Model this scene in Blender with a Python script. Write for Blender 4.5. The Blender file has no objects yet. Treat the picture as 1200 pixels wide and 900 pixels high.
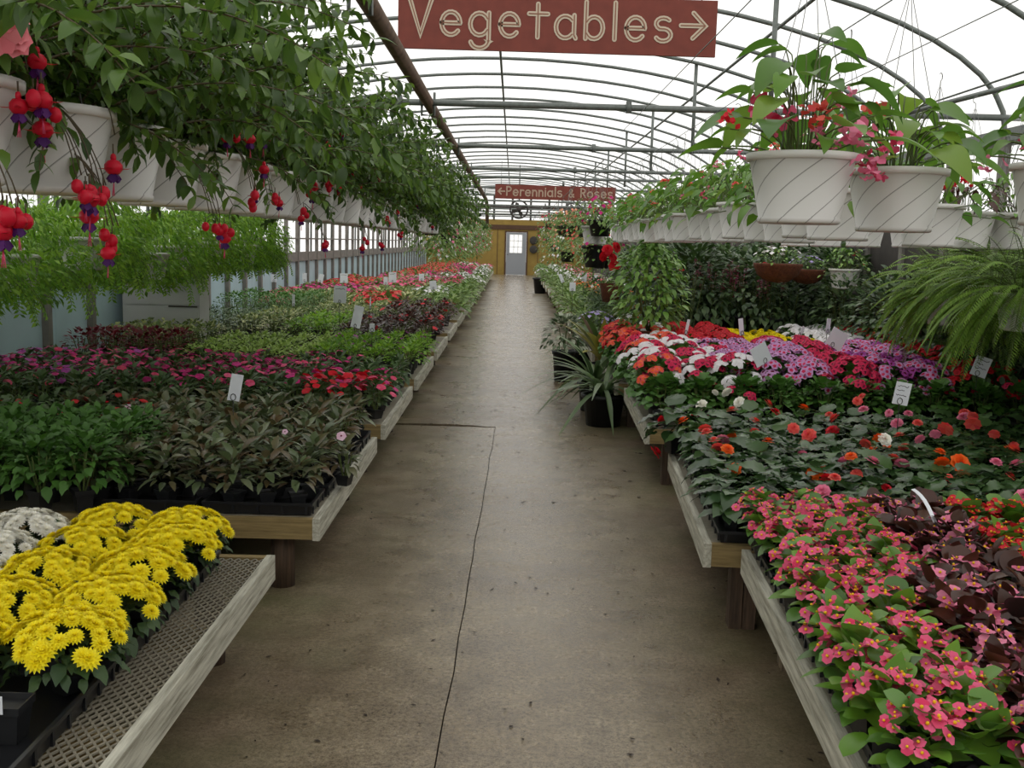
import bpy, math, random
import numpy as np
from mathutils import Matrix, Vector

random.seed(7)
rng = np.random.default_rng(7)
SC = bpy.context.scene
COL = SC.collection

# ------------------------------------------------------------------ camera
F_PX = 1200.0
ROLL = math.radians(1.5)
_Y = np.array([2.0, 166.0, -F_PX]); _Y /= np.linalg.norm(_Y)
_X = np.array([math.cos(ROLL), -math.sin(ROLL), 0.0]); _X -= _Y * (_X @ _Y); _X /= np.linalg.norm(_X)
_Z = np.cross(_X, _Y)
CAM_ROT = np.stack([_X, _Y, _Z])
CAM_POS = np.array([0.0, 0.0, 1.6])
cam_data = bpy.data.cameras.new('camera')
cam_data.sensor_width = 36.0
cam_data.lens = 36.0
cam_data.clip_end = 300
cam = bpy.data.objects.new('camera', cam_data)
COL.objects.link(cam)
cam.matrix_world = Matrix.Translation(CAM_POS) @ Matrix([list(r) for r in CAM_ROT]).to_4x4()
SC.camera = cam

# ------------------------------------------------------------------ sky and exposure
world = bpy.data.worlds.new('overcast sky')
SC.world = world
world.use_nodes = True
wn = world.node_tree.nodes
wn['Background'].inputs[0].default_value = (1.0, 0.985, 0.95, 1)
wn['Background'].inputs[1].default_value = 1.32
SC.view_settings.view_transform = 'Standard'
SC.view_settings.look = 'None'
SC.view_settings.gamma = 1.0
SC.view_settings.exposure = 0.0
SC.view_settings.use_curve_mapping = False


# ------------------------------------------------------------------ picking points of the place
def ray(px, py):
    return CAM_ROT @ np.array([px - 600.0, 450.0 - py, -F_PX])


def at_z(px, py, z):
    d = ray(px, py)
    return CAM_POS + d * ((z - CAM_POS[2]) / d[2])


def at_y(px, py, y):
    d = ray(px, py)
    return CAM_POS + d * (y / d[1])


# ------------------------------------------------------------------ materials
def srgb(r, g, b):
    f = lambda c: c / 255 / 12.92 if c / 255 <= 0.04045 else ((c / 255 + 0.055) / 1.055) ** 2.4
    return (f(r), f(g), f(b), 1.0)


def new_mat(name):
    m = bpy.data.materials.new(name)
    m.use_nodes = True
    nt = m.node_tree
    return m, nt, nt.nodes['Principled BSDF']


def plain(name, col, rough=0.6, metal=0.0, var=0.0, scale=20.0, bump=0.0, spec=0.5):
    m, nt, p = new_mat(name)
    p.inputs['Roughness'].default_value = rough
    p.inputs['Metallic'].default_value = metal
    p.inputs['Specular IOR Level'].default_value = spec
    c = srgb(*col)
    if var or bump:
        tc = nt.nodes.new('ShaderNodeTexCoord')
        n = nt.nodes.new('ShaderNodeTexNoise')
        n.inputs['Scale'].default_value = scale
        n.inputs['Detail'].default_value = 5
        nt.links.new(tc.outputs['Object'], n.inputs['Vector'])
        r = nt.nodes.new('ShaderNodeValToRGB')
        r.color_ramp.elements[0].position = 0.3
        r.color_ramp.elements[1].position = 0.7
        r.color_ramp.elements[0].color = tuple(x * (1 - var) for x in c[:3]) + (1,)
        r.color_ramp.elements[1].color = tuple(min(1, x * (1 + var)) for x in c[:3]) + (1,)
        nt.links.new(n.outputs['Fac'], r.inputs['Fac'])
        nt.links.new(r.outputs['Color'], p.inputs['Base Color'])
        if bump:
            b = nt.nodes.new('ShaderNodeBump')
            b.inputs['Strength'].default_value = bump
            b.inputs['Distance'].default_value = 0.01
            nt.links.new(n.outputs['Fac'], b.inputs['Height'])
            nt.links.new(b.outputs['Normal'], p.inputs['Normal'])
    else:
        p.inputs['Base Color'].default_value = c
    return m


def leafy(name, cols, rough=0.42, trans=0.25, spec=0.5):
    """leaf or petal: every separate piece takes its own tone between the given ones; some light passes through"""
    m, nt, p = new_mat(name)
    g = nt.nodes.new('ShaderNodeNewGeometry')
    oi = nt.nodes.new('ShaderNodeObjectInfo')
    ad = nt.nodes.new('ShaderNodeMath'); ad.operation = 'ADD'
    fr = nt.nodes.new('ShaderNodeMath'); fr.operation = 'FRACT'
    nt.links.new(g.outputs['Random Per Island'], ad.inputs[0])
    nt.links.new(oi.outputs['Random'], ad.inputs[1])
    nt.links.new(ad.outputs[0], fr.inputs[0])
    r = nt.nodes.new('ShaderNodeValToRGB')
    els = r.color_ramp.elements
    while len(els) < len(cols):
        els.new(0.5)
    for i, c in enumerate(cols):
        els[i].position = i / max(1, len(cols) - 1)
        els[i].color = srgb(*c)
    nt.links.new(fr.outputs[0], r.inputs['Fac'])
    nt.links.new(r.outputs['Color'], p.inputs['Base Color'])
    p.inputs['Roughness'].default_value = rough
    p.inputs['Specular IOR Level'].default_value = spec
    if trans:
        t = nt.nodes.new('ShaderNodeBsdfTranslucent')
        nt.links.new(r.outputs['Color'], t.inputs['Color'])
        mx = nt.nodes.new('ShaderNodeMixShader')
        mx.inputs[0].default_value = trans
        nt.links.new(p.outputs[0], mx.inputs[1])
        nt.links.new(t.outputs[0], mx.inputs[2])
        nt.links.new(mx.outputs[0], nt.nodes['Material Output'].inputs['Surface'])
    return m


def film_mat():
    m, nt, p = new_mat('poly film')
    nt.nodes.remove(p)
    tr = nt.nodes.new('ShaderNodeBsdfTransparent')
    tl = nt.nodes.new('ShaderNodeBsdfTranslucent')
    tl.inputs[0].default_value = (0.95, 0.96, 0.97, 1)
    mx = nt.nodes.new('ShaderNodeMixShader')
    mx.inputs[0].default_value = 0.2
    nt.links.new(tr.outputs[0], mx.inputs[1])
    nt.links.new(tl.outputs[0], mx.inputs[2])
    nt.links.new(mx.outputs[0], nt.nodes['Material Output'].inputs['Surface'])
    return m


def wood_mat(name, c0, c1, axis='Y', rough=0.75):
    m, nt, p = new_mat(name)
    tc = nt.nodes.new('ShaderNodeTexCoord')
    mp = nt.nodes.new('ShaderNodeMapping')
    s = {'X': (1.5, 22, 22), 'Y': (22, 1.5, 22), 'Z': (22, 22, 1.5)}[axis]
    mp.inputs['Scale'].default_value = s
    n = nt.nodes.new('ShaderNodeTexNoise')
    n.inputs['Scale'].default_value = 2.5
    n.inputs['Detail'].default_value = 7
    n.inputs['Roughness'].default_value = 0.65
    r = nt.nodes.new('ShaderNodeValToRGB')
    r.color_ramp.elements[0].position = 0.32
    r.color_ramp.elements[1].position = 0.62
    r.color_ramp.elements[0].color = srgb(*c0)
    r.color_ramp.elements[1].color = srgb(*c1)
    b = nt.nodes.new('ShaderNodeBump')
    b.inputs['Strength'].default_value = 0.35
    b.inputs['Distance'].default_value = 0.006
    nt.links.new(tc.outputs['Object'], mp.inputs['Vector'])
    nt.links.new(mp.outputs['Vector'], n.inputs['Vector'])
    nt.links.new(n.outputs['Fac'], r.inputs['Fac'])
    nt.links.new(r.outputs['Color'], p.inputs['Base Color'])
    nt.links.new(n.outputs['Fac'], b.inputs['Height'])
    nt.links.new(b.outputs['Normal'], p.inputs['Normal'])
    p.inputs['Roughness'].default_value = rough
    return m


def pot_white_mat():
    """white plastic with the dark slanting swirl grooves of the baskets"""
    m, nt, p = new_mat('white swirl plastic')
    tc = nt.nodes.new('ShaderNodeTexCoord')
    sp = nt.nodes.new('ShaderNodeSeparateXYZ')
    nt.links.new(tc.outputs['Object'], sp.inputs[0])
    at = nt.nodes.new('ShaderNodeMath'); at.operation = 'ARCTAN2'
    nt.links.new(sp.outputs['Y'], at.inputs[0]); nt.links.new(sp.outputs['X'], at.inputs[1])
    k = nt.nodes.new('ShaderNodeMath'); k.operation = 'MULTIPLY'; k.inputs[1].default_value = 9 / (2 * math.pi)
    nt.links.new(at.outputs[0], k.inputs[0])
    zk = nt.nodes.new('ShaderNodeMath'); zk.operation = 'MULTIPLY'; zk.inputs[1].default_value = -13.0
    nt.links.new(sp.outputs['Z'], zk.inputs[0])
    s = nt.nodes.new('ShaderNodeMath'); s.operation = 'ADD'
    nt.links.new(k.outputs[0], s.inputs[0]); nt.links.new(zk.outputs[0], s.inputs[1])
    fr = nt.nodes.new('ShaderNodeMath'); fr.operation = 'FRACT'
    nt.links.new(s.outputs[0], fr.inputs[0])
    r = nt.nodes.new('ShaderNodeValToRGB')
    e = r.color_ramp.elements
    e[0].position = 0.0; e[0].color = srgb(70, 66, 62)
    e[1].position = 0.07; e[1].color = srgb(206, 204, 200)
    nt.links.new(fr.outputs[0], r.inputs['Fac'])
    nt.links.new(r.outputs['Color'], p.inputs['Base Color'])
    p.inputs['Roughness'].default_value = 0.4
    return m


def concrete_mat():
    m, nt, p = new_mat('worn concrete')
    L = nt.links.new
    tc = nt.nodes.new('ShaderNodeTexCoord')
    def noise(scale, detail=5, rough=0.6):
        n = nt.nodes.new('ShaderNodeTexNoise')
        n.inputs['Scale'].default_value = scale
        n.inputs['Detail'].default_value = detail
        n.inputs['Roughness'].default_value = rough
        L(tc.outputs['Object'], n.inputs['Vector'])
        return n
    def ramp(src, stops):
        r = nt.nodes.new('ShaderNodeValToRGB')
        e = r.color_ramp.elements
        while len(e) < len(stops):
            e.new(0.5)
        for i, (q, c) in enumerate(stops):
            e[i].position = q; e[i].color = c
        L(src, r.inputs['Fac'])
        return r
    def mix(kind, fac, a, b):
        x = nt.nodes.new('ShaderNodeMix'); x.data_type = 'RGBA'; x.blend_type = kind
        if isinstance(fac, float): x.inputs[0].default_value = fac
        else: L(fac, x.inputs[0])
        L(a, x.inputs[6])
        if isinstance(b, tuple): x.inputs[7].default_value = b
        else: L(b, x.inputs[7])
        return x.outputs[2]
    big = noise(0.9, 4)
    mid = noise(5.0, 6, 0.7)
    fine = noise(60.0, 6, 0.75)
    grit = noise(170.0, 3, 0.7)
    base = ramp(big.outputs['Fac'], [(0.3, srgb(132, 116, 92)), (0.7, srgb(170, 156, 130))])
    c = mix('MULTIPLY', 0.75, base.outputs[0], ramp(mid.outputs['Fac'], [(0.28, srgb(165, 158, 150)), (0.6, srgb(255, 255, 255))]).outputs[0])
    c = mix('MULTIPLY', 0.8, c, ramp(fine.outputs['Fac'], [(0.34, srgb(105, 98, 90)), (0.56, srgb(255, 255, 255))]).outputs[0])
    c = mix('MULTIPLY', 0.6, c, ramp(grit.outputs['Fac'], [(0.36, srgb(110, 100, 90)), (0.5, srgb(255, 255, 255))]).outputs[0])
    # algae and soil stains near the benches
    sx = nt.nodes.new('ShaderNodeSeparateXYZ'); L(tc.outputs['Object'], sx.inputs[0])
    ab = nt.nodes.new('ShaderNodeMath'); ab.operation = 'ABSOLUTE'; L(sx.outputs['X'], ab.inputs[0])
    ad = nt.nodes.new('ShaderNodeMath'); ad.operation = 'MULTIPLY_ADD'; ad.inputs[1].default_value = 0.6; ad.inputs[2].default_value = 0.0
    L(ab.outputs[0], ad.inputs[0])
    st = nt.nodes.new('ShaderNodeMath'); st.operation = 'MULTIPLY'
    L(ad.outputs[0], st.inputs[0]); L(noise(2.2, 6, 0.7).outputs['Fac'], st.inputs[1])
    mk = ramp(st.outputs[0], [(0.14, (0, 0, 0, 1)), (0.36, (1, 1, 1, 1))])
    stain = ramp(noise(1.3, 3).outputs['Fac'], [(0.38, srgb(92, 74, 52)), (0.62, srgb(88, 88, 52))])
    mf = nt.nodes.new('ShaderNodeMath'); mf.operation = 'MULTIPLY'; mf.inputs[1].default_value = 0.75
    L(mk.outputs[0], mf.inputs[0])
    c = mix('MIX', mf.outputs[0], c, stain.outputs[0])
    L(c, p.inputs['Base Color'])
    rr = ramp(mid.outputs['Fac'], [(0.3, (0.12, 0.12, 0.12, 1)), (0.7, (0.34, 0.34, 0.34, 1))])
    L(mix('MIX', mk.outputs[0], rr.outputs[0], (0.7, 0.7, 0.7, 1)), p.inputs['Roughness'])
    b = nt.nodes.new('ShaderNodeBump'); b.inputs['Strength'].default_value = 0.4; b.inputs['Distance'].default_value = 0.004
    L(fine.outputs['Fac'], b.inputs['Height'])
    b2 = nt.nodes.new('ShaderNodeBump'); b2.inputs['Strength'].default_value = 0.2; b2.inputs['Distance'].default_value = 0.012
    L(mid.outputs['Fac'], b2.inputs['Height']); L(b.outputs[0], b2.inputs['Normal'])
    L(b2.outputs[0], p.inputs['Normal'])
    return m


MT = dict(
    film=film_mat(), concrete=concrete_mat(),
    underlay=plain('dark joint soil', (52, 44, 36), 0.9),
    galv=plain('galvanised pipe', (112, 118, 114), 0.5, 0.3, 0.15, 30),
    rust=plain('brown painted pipe', (104, 84, 70), 0.7, 0.0, 0.25, 14),
    wire=plain('steel wire', (120, 122, 120), 0.4, 0.6),
    blackwire=plain('black wire', (22, 22, 22), 0.5),
    panel=plain('pale blue wall panel', (176, 200, 208), 0.6, 0, 0.05, 3),
    stud=plain('grey timber', (122, 118, 112), 0.8, 0, 0.2, 8),
    darkstud=plain('dark timber', (62, 58, 54), 0.85, 0, 0.2, 8),
    ochre=plain('ochre plywood', (150, 124, 58), 0.75, 0, 0.1, 4),
    brown=plain('dark brown beam', (84, 60, 42), 0.8, 0, 0.15, 6),
    doorgrey=plain('grey door paint', (150, 154, 160), 0.5),
    whitepaint=plain('white paint', (222, 222, 220), 0.5),
    board_w=wood_mat('weathered whitish board', (128, 124, 108), (200, 198, 182), 'Y'),
    board_y=wood_mat('treated pine board', (104, 86, 50), (146, 126, 82), 'X'),
    post=wood_mat('brown round post', (46, 34, 24), (92, 72, 54), 'Z'),
    post_w=wood_mat('grey square post', (70, 60, 46), (132, 116, 92), 'Z'),
    mesh=plain('expanded metal', (136, 130, 114), 0.55, 0.2, 0.15, 40),
    tray=plain('black tray plastic', (24, 25, 28), 0.35),
    pot_b=plain('black pot plastic', (28, 29, 31), 0.45),
    pot_w=pot_white_mat(), pot_rim=plain('white plastic', (222, 220, 216), 0.4),
    soil=plain('potting soil', (48, 36, 26), 0.95, 0, 0.3, 60, 0.4),
    moss=plain('brown coir liner', (92, 50, 30), 0.95, 0, 0.35, 40, 0.6),
    sign=plain('red-brown sign paint', (122, 56, 44), 0.7, 0, 0.12, 9),
    letter=plain('cream letter', (206, 190, 168), 0.7),
    groove=plain('brown letter groove', (146, 104, 84), 0.8),
    card=plain('white card', (226, 230, 236), 0.5),
    ink=plain('ink', (58, 56, 62), 0.7),
    cabinet=plain('pale grey cabinet', (186, 186, 186), 0.5, 0, 0.05, 4),
    glow=plain('window glow yellow', (214, 190, 92), 0.5),  # yellow light of the lit far window, put into the colour
    debris=plain('dry leaf crumbs', (46, 36, 26), 0.9),
    purplebrown=plain('stamp print', (70, 40, 52), 0.6),
    # leaves
    l_dark=leafy('bronze green leaf', [(72, 84, 54), (98, 114, 76), (96, 72, 44), (128, 140, 106)], 0.33),
    l_imp=leafy('impatiens leaf', [(58, 84, 40), (80, 106, 54), (66, 92, 54), (102, 122, 74)], 0.4),
    l_mum=leafy('mum leaf', [(44, 66, 34), (66, 92, 44), (54, 80, 46)], 0.5),
    l_fuch=leafy('fuchsia leaf', [(54, 80, 30), (78, 110, 40), (104, 136, 50), (64, 90, 46)], 0.36, 0.42),
    l_wax=leafy('wax begonia leaf', [(84, 128, 36), (112, 156, 48), (96, 140, 52), (70, 106, 44)], 0.33),
    l_bronze=leafy('bronze begonia leaf', [(58, 30, 24), (78, 44, 30), (48, 34, 32), (90, 56, 36)], 0.3),
    l_tub=leafy('tuberous begonia leaf', [(46, 72, 38), (62, 90, 48), (76, 104, 56), (52, 76, 52)], 0.27),
    l_pel=leafy('pelargonium leaf', [(62, 104, 38), (84, 130, 48), (74, 114, 50)], 0.5),
    l_fern=leafy('fern leaf', [(90, 138, 34), (124, 172, 48), (152, 192, 60), (84, 130, 44)], 0.45, 0.4),
    l_fern2=leafy('boston fern leaf', [(96, 132, 44), (128, 160, 62), (112, 146, 60)], 0.5, 0.35),
    l_lime=leafy('lime leaf', [(158, 188, 88), (180, 206, 112), (140, 172, 80)], 0.5),
    l_vari=leafy('variegated leaf', [(206, 206, 150), (120, 140, 70), (86, 110, 54), (170, 178, 110)], 0.5),
    l_red=leafy('dark red leaf', [(98, 20, 34), (126, 28, 42), (84, 18, 36)], 0.5),
    l_shrub=leafy('dark shrub leaf', [(44, 68, 34), (64, 94, 44), (90, 116, 66), (50, 74, 48), (120, 142, 96)], 0.34),
    l_bush=leafy('bright bush leaf', [(84, 126, 44), (112, 156, 62), (150, 184, 96)], 0.36),
    l_croton=leafy('croton leaf', [(150, 150, 60), (90, 60, 40), (70, 96, 50), (196, 186, 96)], 0.35),
    l_strap=leafy('strap leaf', [(86, 112, 66), (120, 140, 96), (66, 92, 56)], 0.38),
    l_varw=leafy('white edged leaf', [(206, 212, 190), (96, 116, 78), (70, 92, 60)], 0.4),
    l_far=leafy('far green leaf', [(84, 112, 52), (108, 140, 66), (140, 160, 92)], 0.5),
    l_dw=leafy('dragon wing leaf', [(74, 116, 38), (104, 148, 46), (86, 128, 52), (128, 160, 58)], 0.32, 0.45),
    stem=plain('green stem', (84, 100, 46), 0.6), stem_r=plain('red stem', (78, 66, 42), 0.6),
)
FL = {}
def petal(key, cols, rough=0.55, trans=0.25):
    FL[key] = leafy('petal ' + key, cols, rough, trans, 0.3)
petal('yellow', [(250, 234, 20), (254, 242, 50), (244, 222, 12)])
petal('cream', [(244, 240, 226), (250, 250, 244)])
petal('white', [(240, 236, 238), (250, 248, 250)])
petal('pink', [(232, 78, 118), (240, 110, 150), (222, 50, 96)])
petal('lightpink', [(240, 150, 178), (232, 120, 156)])
petal('palepink', [(240, 206, 222), (232, 190, 212)])
petal('magenta', [(206, 30, 118), (224, 60, 150), (184, 24, 104)])
petal('violet', [(170, 62, 160), (190, 90, 180)])
petal('red', [(216, 26, 46), (230, 44, 60), (200, 16, 36)])
petal('darkred', [(168, 18, 26), (190, 26, 32)])
petal('orange', [(240, 92, 28), (246, 120, 36)])
petal('coral', [(236, 84, 74), (244, 120, 104), (230, 70, 84)])
petal('salmon', [(236, 150, 156), (228, 120, 132)])
petal('peach', [(240, 160, 130), (246, 184, 150)])
petal('fuchsia', [(206, 18, 46), (224, 34, 62)], 0.4)
petal('purple', [(70, 24, 96), (92, 30, 112)])
petal('rose', [(214, 30, 80), (226, 50, 100)])
petal('lilac', [(206, 150, 206), (222, 176, 220)])
petal('blotch', [(120, 10, 50), (96, 8, 44)])
petal('centre', [(242, 196, 30), (250, 214, 50)])
petal('lavender', [(170, 150, 214), (196, 184, 228)])


# ------------------------------------------------------------------ mesh helpers
class MB:
    """collects shapes into one mesh"""
    def __init__(s):
        s.v, s.f, s.m, s.n = [], [], [], 0

    def add(s, V, F, M=None, mi=0):
        V = np.asarray(V, float)
        if M is not None:
            V = V @ M[:3, :3].T + M[:3, 3]
        b = s.n
        s.v.append(V)
        s.f.extend([tuple(i + b for i in f) for f in F])
        s.m.extend([mi] * len(F))
        s.n += len(V)

    def box(s, lo, hi, mi=0, M=None):
        x0, y0, z0 = lo; x1, y1, z1 = hi
        V = [(x0, y0, z0), (x1, y0, z0), (x1, y1, z0), (x0, y1, z0), (x0, y0, z1), (x1, y0, z1), (x1, y1, z1), (x0, y1, z1)]
        s.add(V, [(0, 3, 2, 1), (4, 5, 6, 7), (0, 1, 5, 4), (1, 2, 6, 5), (2, 3, 7, 6), (3, 0, 4, 7)], M, mi)

    def tube(s, pts, r, sides=6, mi=0, caps=True):
        pts = [np.asarray(p, float) for p in pts]
        rs = r if isinstance(r, (list, tuple)) else [r] * len(pts)
        V = []
        up0 = None
        for i, p in enumerate(pts):
            d = pts[min(i + 1, len(pts) - 1)] - pts[max(i - 1, 0)]
            d = d / (np.linalg.norm(d) + 1e-9)
            if up0 is None:
                a = np.array([0, 0, 1.0]) if abs(d[2]) < 0.9 else np.array([1.0, 0, 0])
            else:
                a = up0
            u = np.cross(d, a); u /= np.linalg.norm(u) + 1e-9
            w = np.cross(u, d)
            up0 = w
            for k in range(sides):
                t = 2 * math.pi * k / sides
                V.append(p + rs[i] * (math.cos(t) * u + math.sin(t) * w))
        F = []
        for i in range(len(pts) - 1):
            for k in range(sides):
                a, b = i * sides + k, i * sides + (k + 1) % sides
                F.append((a, b, b + sides, a + sides))
        if caps:
            F.append(tuple(range(sides - 1, -1, -1)))
            F.append(tuple(range((len(pts) - 1) * sides, len(pts) * sides)))
        s.add(V, F, None, mi)

    def lathe(s, prof, sides=24, mi=0, M=None, square=False):
        V, F = [], []
        for r, z in prof:
            for k in range(sides):
                t = 2 * math.pi * (k + 0.5) / sides
                q = 1.0 / max(abs(math.cos(t)), abs(math.sin(t))) if square else 1.0
                V.append((r * q * math.cos(t), r * q * math.sin(t), z))
        for i in range(len(prof) - 1):
            for k in range(sides):
                a, b = i * sides + k, i * sides + (k + 1) % sides
                F.append((a, b, b + sides, a + sides))
        s.add(V, F, M, mi)

    def mesh(s, name, mats, smooth=True):
        me = bpy.data.meshes.new(name)
        V = np.concatenate(s.v) if s.v else np.zeros((0, 3))
        me.from_pydata(V.tolist(), [], s.f)
        for m in (mats if isinstance(mats, (list, tuple)) else [mats]):
            me.materials.append(m)
        if len(me.polygons):
            me.polygons.foreach_set('material_index', s.m)
            me.polygons.foreach_set('use_smooth', [smooth] * len(me.polygons))
        me.update()
        return me


def to_m(M):
    return Matrix([list(map(float, r)) for r in M])


def ob(name, mesh, parent=None, M=None):
    o = bpy.data.objects.new(name, mesh)
    COL.objects.link(o)
    if parent is not None:
        o.parent = parent
    if M is not None:
        o.matrix_basis = to_m(M) if not isinstance(M, Matrix) else M
    return o


def tag(o, label=None, cat=None, group=None, kind=None):
    if label: o['label'] = label
    if cat: o['category'] = cat
    if group: o['group'] = group
    if kind: o['kind'] = kind
    return o


def thing(name, label, cat, loc, rz=0.0, group=None, scale=1.0):
    o = bpy.data.objects.new(name, None)
    o.empty_display_size = 0.05
    COL.objects.link(o)
    o.location = tuple(float(q) for q in loc)
    o.rotation_euler = (0, 0, rz)
    o.scale = (scale,) * 3
    return tag(o, label, cat, group)


def norm(a):
    a = np.asarray(a, float)
    return a / (np.linalg.norm(a) + 1e-12)


def frame(pos, d, up=(0, 0, 1), s=1.0):
    """matrix whose Y runs along d and whose Z leans to up"""
    y = norm(d)
    x = np.cross(y, np.asarray(up, float))
    if np.linalg.norm(x) < 1e-4:
        x = np.cross(y, (1.0, 0.1, 0))
    x = norm(x); z = np.cross(x, y)
    M = np.eye(4)
    M[:3, 0], M[:3, 1], M[:3, 2], M[:3, 3] = x * s, y * s, z * s, pos
    return M


def TR(x, y, z, rz=0.0, s=1.0):
    M = np.eye(4)
    c, q = math.cos(rz) * s, math.sin(rz) * s
    M[:3, :3] = [[c, -q, 0], [q, c, 0], [0, 0, s]]
    M[:3, 3] = (x, y, z)
    return M


PROFILE = {
    'ovate': lambda t: math.sin(math.pi * t ** 0.75) ** 0.9,
    'lance': lambda t: math.sin(math.pi * t ** 0.85) ** 1.3,
    'round': lambda t: math.sqrt(max(0, 1 - (2 * t - 1) ** 2)),
    'heart': lambda t: math.sin(math.pi * t ** 0.5) ** 0.8,
    'petal': lambda t: math.sin(math.pi * t ** 1.7) ** 0.7,
    'strap': lambda t: min(1, 4 * t + 0.4, (1 - t) * 3.5),
}


def leaf(L, W, n=3, fold=0.25, droop=0.3, shape='ovate', skew=0.0, wave=0.0):
    P = PROFILE[shape]
    V, F = [], []
    for i in range(n):
        t = i / n
        w = max(W / 2 * P(max(t, 0.03)), W * 0.05)
        y = L * t * (1 - 0.25 * abs(droop) * t)
        z = -droop * L * t * t
        e = wave * W * (1 if i % 2 else -1)
        V += [(-w * (1 - skew), y - 0.0, z + fold * w + e), (0, y, z), (w * (1 + skew), y, z + fold * w + e)]
    V.append((0, L * (1 - 0.25 * abs(droop)), -droop * L))
    for i in range(n - 1):
        a = 3 * i
        F += [(a, a + 1, a + 4, a + 3), (a + 1, a + 2, a + 5, a + 4)]
    a = 3 * (n - 1)
    F += [(a, a + 1, a + 3), (a + 1, a + 2, a + 3)]
    return V, F


def disc(r, n=6, dome=0.0):
    V = [(0, 0, dome)] + [(r * math.cos(2 * math.pi * k / n), r * math.sin(2 * math.pi * k / n), 0) for k in range(n)]
    return V, [(0, 1 + k, 1 + (k + 1) % n) for k in range(n)]


def blob(rx, rz, n=6, m=4):
    V, F = [], []
    for i in range(m + 1):
        a = math.pi * i / m
        for k in range(n):
            t = 2 * math.pi * k / n
            V.append((rx * math.sin(a) * math.cos(t), rx * math.sin(a) * math.sin(t), -rz * math.cos(a)))
    for i in range(m):
        for k in range(n):
            p, q = i * n + k, i * n + (k + 1) % n
            F.append((p, q, q + n, p + n))
    return V, F


# ------------------------------------------------------------------ flowers (axis +Z, centre at the origin)
def ring(mb, k, r, L, W, lift, mi=0, ph=0.0, n=3, fold=0.2, droop=0.15, z=0.0, shape='petal', jit=0.0):
    T = leaf(L, W, n, fold, droop, shape)
    for i in range(k):
        a = 2 * math.pi * i / k + ph + random.uniform(-jit, jit)
        d = np.array([math.cos(a) * math.cos(lift), math.sin(a) * math.cos(lift), math.sin(lift)])
        mb.add(*T, frame((r * math.cos(a), r * math.sin(a), z), d, (0, 0, 1)), mi)


def fl_mum(col, R=0.027):
    mb = MB()
    ring(mb, 15, 0.004, R, R * 0.46, -0.12, n=2, z=0.0, shape='strap')
    ring(mb, 15, 0.004, R * 0.95, R * 0.44, 0.2, ph=0.2, n=2, z=0.002, shape='strap')
    ring(mb, 12, 0.003, R * 0.8, R * 0.42, 0.5, ph=0.5, n=2, z=0.003, shape='strap')
    ring(mb, 9, 0.002, R * 0.62, R * 0.4, 0.85, ph=0.1, n=2, z=0.004, shape='strap')
    ring(mb, 6, 0.001, R * 0.5, R * 0.36, 1.2, ph=0.3, n=2, z=0.004, shape='strap')
    return mb.mesh('mum flower', FL[col])


def fl_flat(col, R=0.022, centre=None, k=5):
    mb = MB()
    ring(mb, k, 0.001, R, R * 1.15, 0.18, n=3, droop=0.2, fold=0.1)
    mats = [FL[col]]
    if centre:
        mb.add(*disc(R * 0.2, 6, 0.003), TR(0, 0, 0.004), 1); mats.append(FL[centre])
    return mb.mesh('flat flower', mats)


def fl_wax(col, R=0.0185):
    """a small cluster: begonia blooms with two broad and two narrow petals round yellow stamens"""
    mb = MB()
    for j in range(3):
        a = 2.1 * j + random.uniform(-.4, .4)
        off = TR(0.017 * math.cos(a), 0.017 * math.sin(a), random.uniform(-.004, .008), random.uniform(0, 3))
        sub = MB()
        ring(sub, 2, 0.001, R, R * 1.4, 0.25, n=3, shape='round', fold=0.15)
        ring(sub, 2, 0.001, R * 0.85, R * 0.7, 0.3, ph=math.pi / 2, n=3, shape='round', fold=0.15)
        sub.add(*blob(R * 0.22, R * 0.22, 5, 3), TR(0, 0, R * 0.25), 1)
        tilt = frame((0, 0, 0), (math.cos(a + 1.57), math.sin(a + 1.57), 0), (math.cos(a) * .5, math.sin(a) * .5, 1))
        Vs = np.concatenate(sub.v)
        Vs = Vs @ (off @ tilt)[:3, :3].T + (off @ tilt)[:3, 3]
        b = mb.n
        mb.v.append(Vs); mb.f.extend([tuple(i + b for i in f) for f in sub.f]); mb.m.extend(sub.m); mb.n += len(Vs)
    return mb.mesh('begonia cluster', [FL[col], FL['centre']])


def fl_rose(col, R=0.034):
    mb = MB()
    ring(mb, 8, 0.003, R, R * 0.8, 0.05, n=4, shape='petal', fold=0.1, jit=.12)
    ring(mb, 8, 0.003, R * 0.88, R * 0.72, 0.35, ph=.4, n=4, z=0.004, shape='petal', fold=0.15, jit=.12)
    ring(mb, 7, 0.002, R * 0.72, R * 0.62, 0.65, ph=.1, n=3, z=0.006, shape='petal', fold=0.2, jit=.12)
    ring(mb, 6, 0.002, R * 0.55, R * 0.5, 0.95, ph=.7, n=3, z=0.008, shape='petal', fold=0.25)
    ring(mb, 4, 0.001, R * 0.4, R * 0.4, 1.25, ph=.2, n=3, z=0.009, shape='petal', fold=0.3)
    return mb.mesh('double flower', FL[col])


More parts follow.
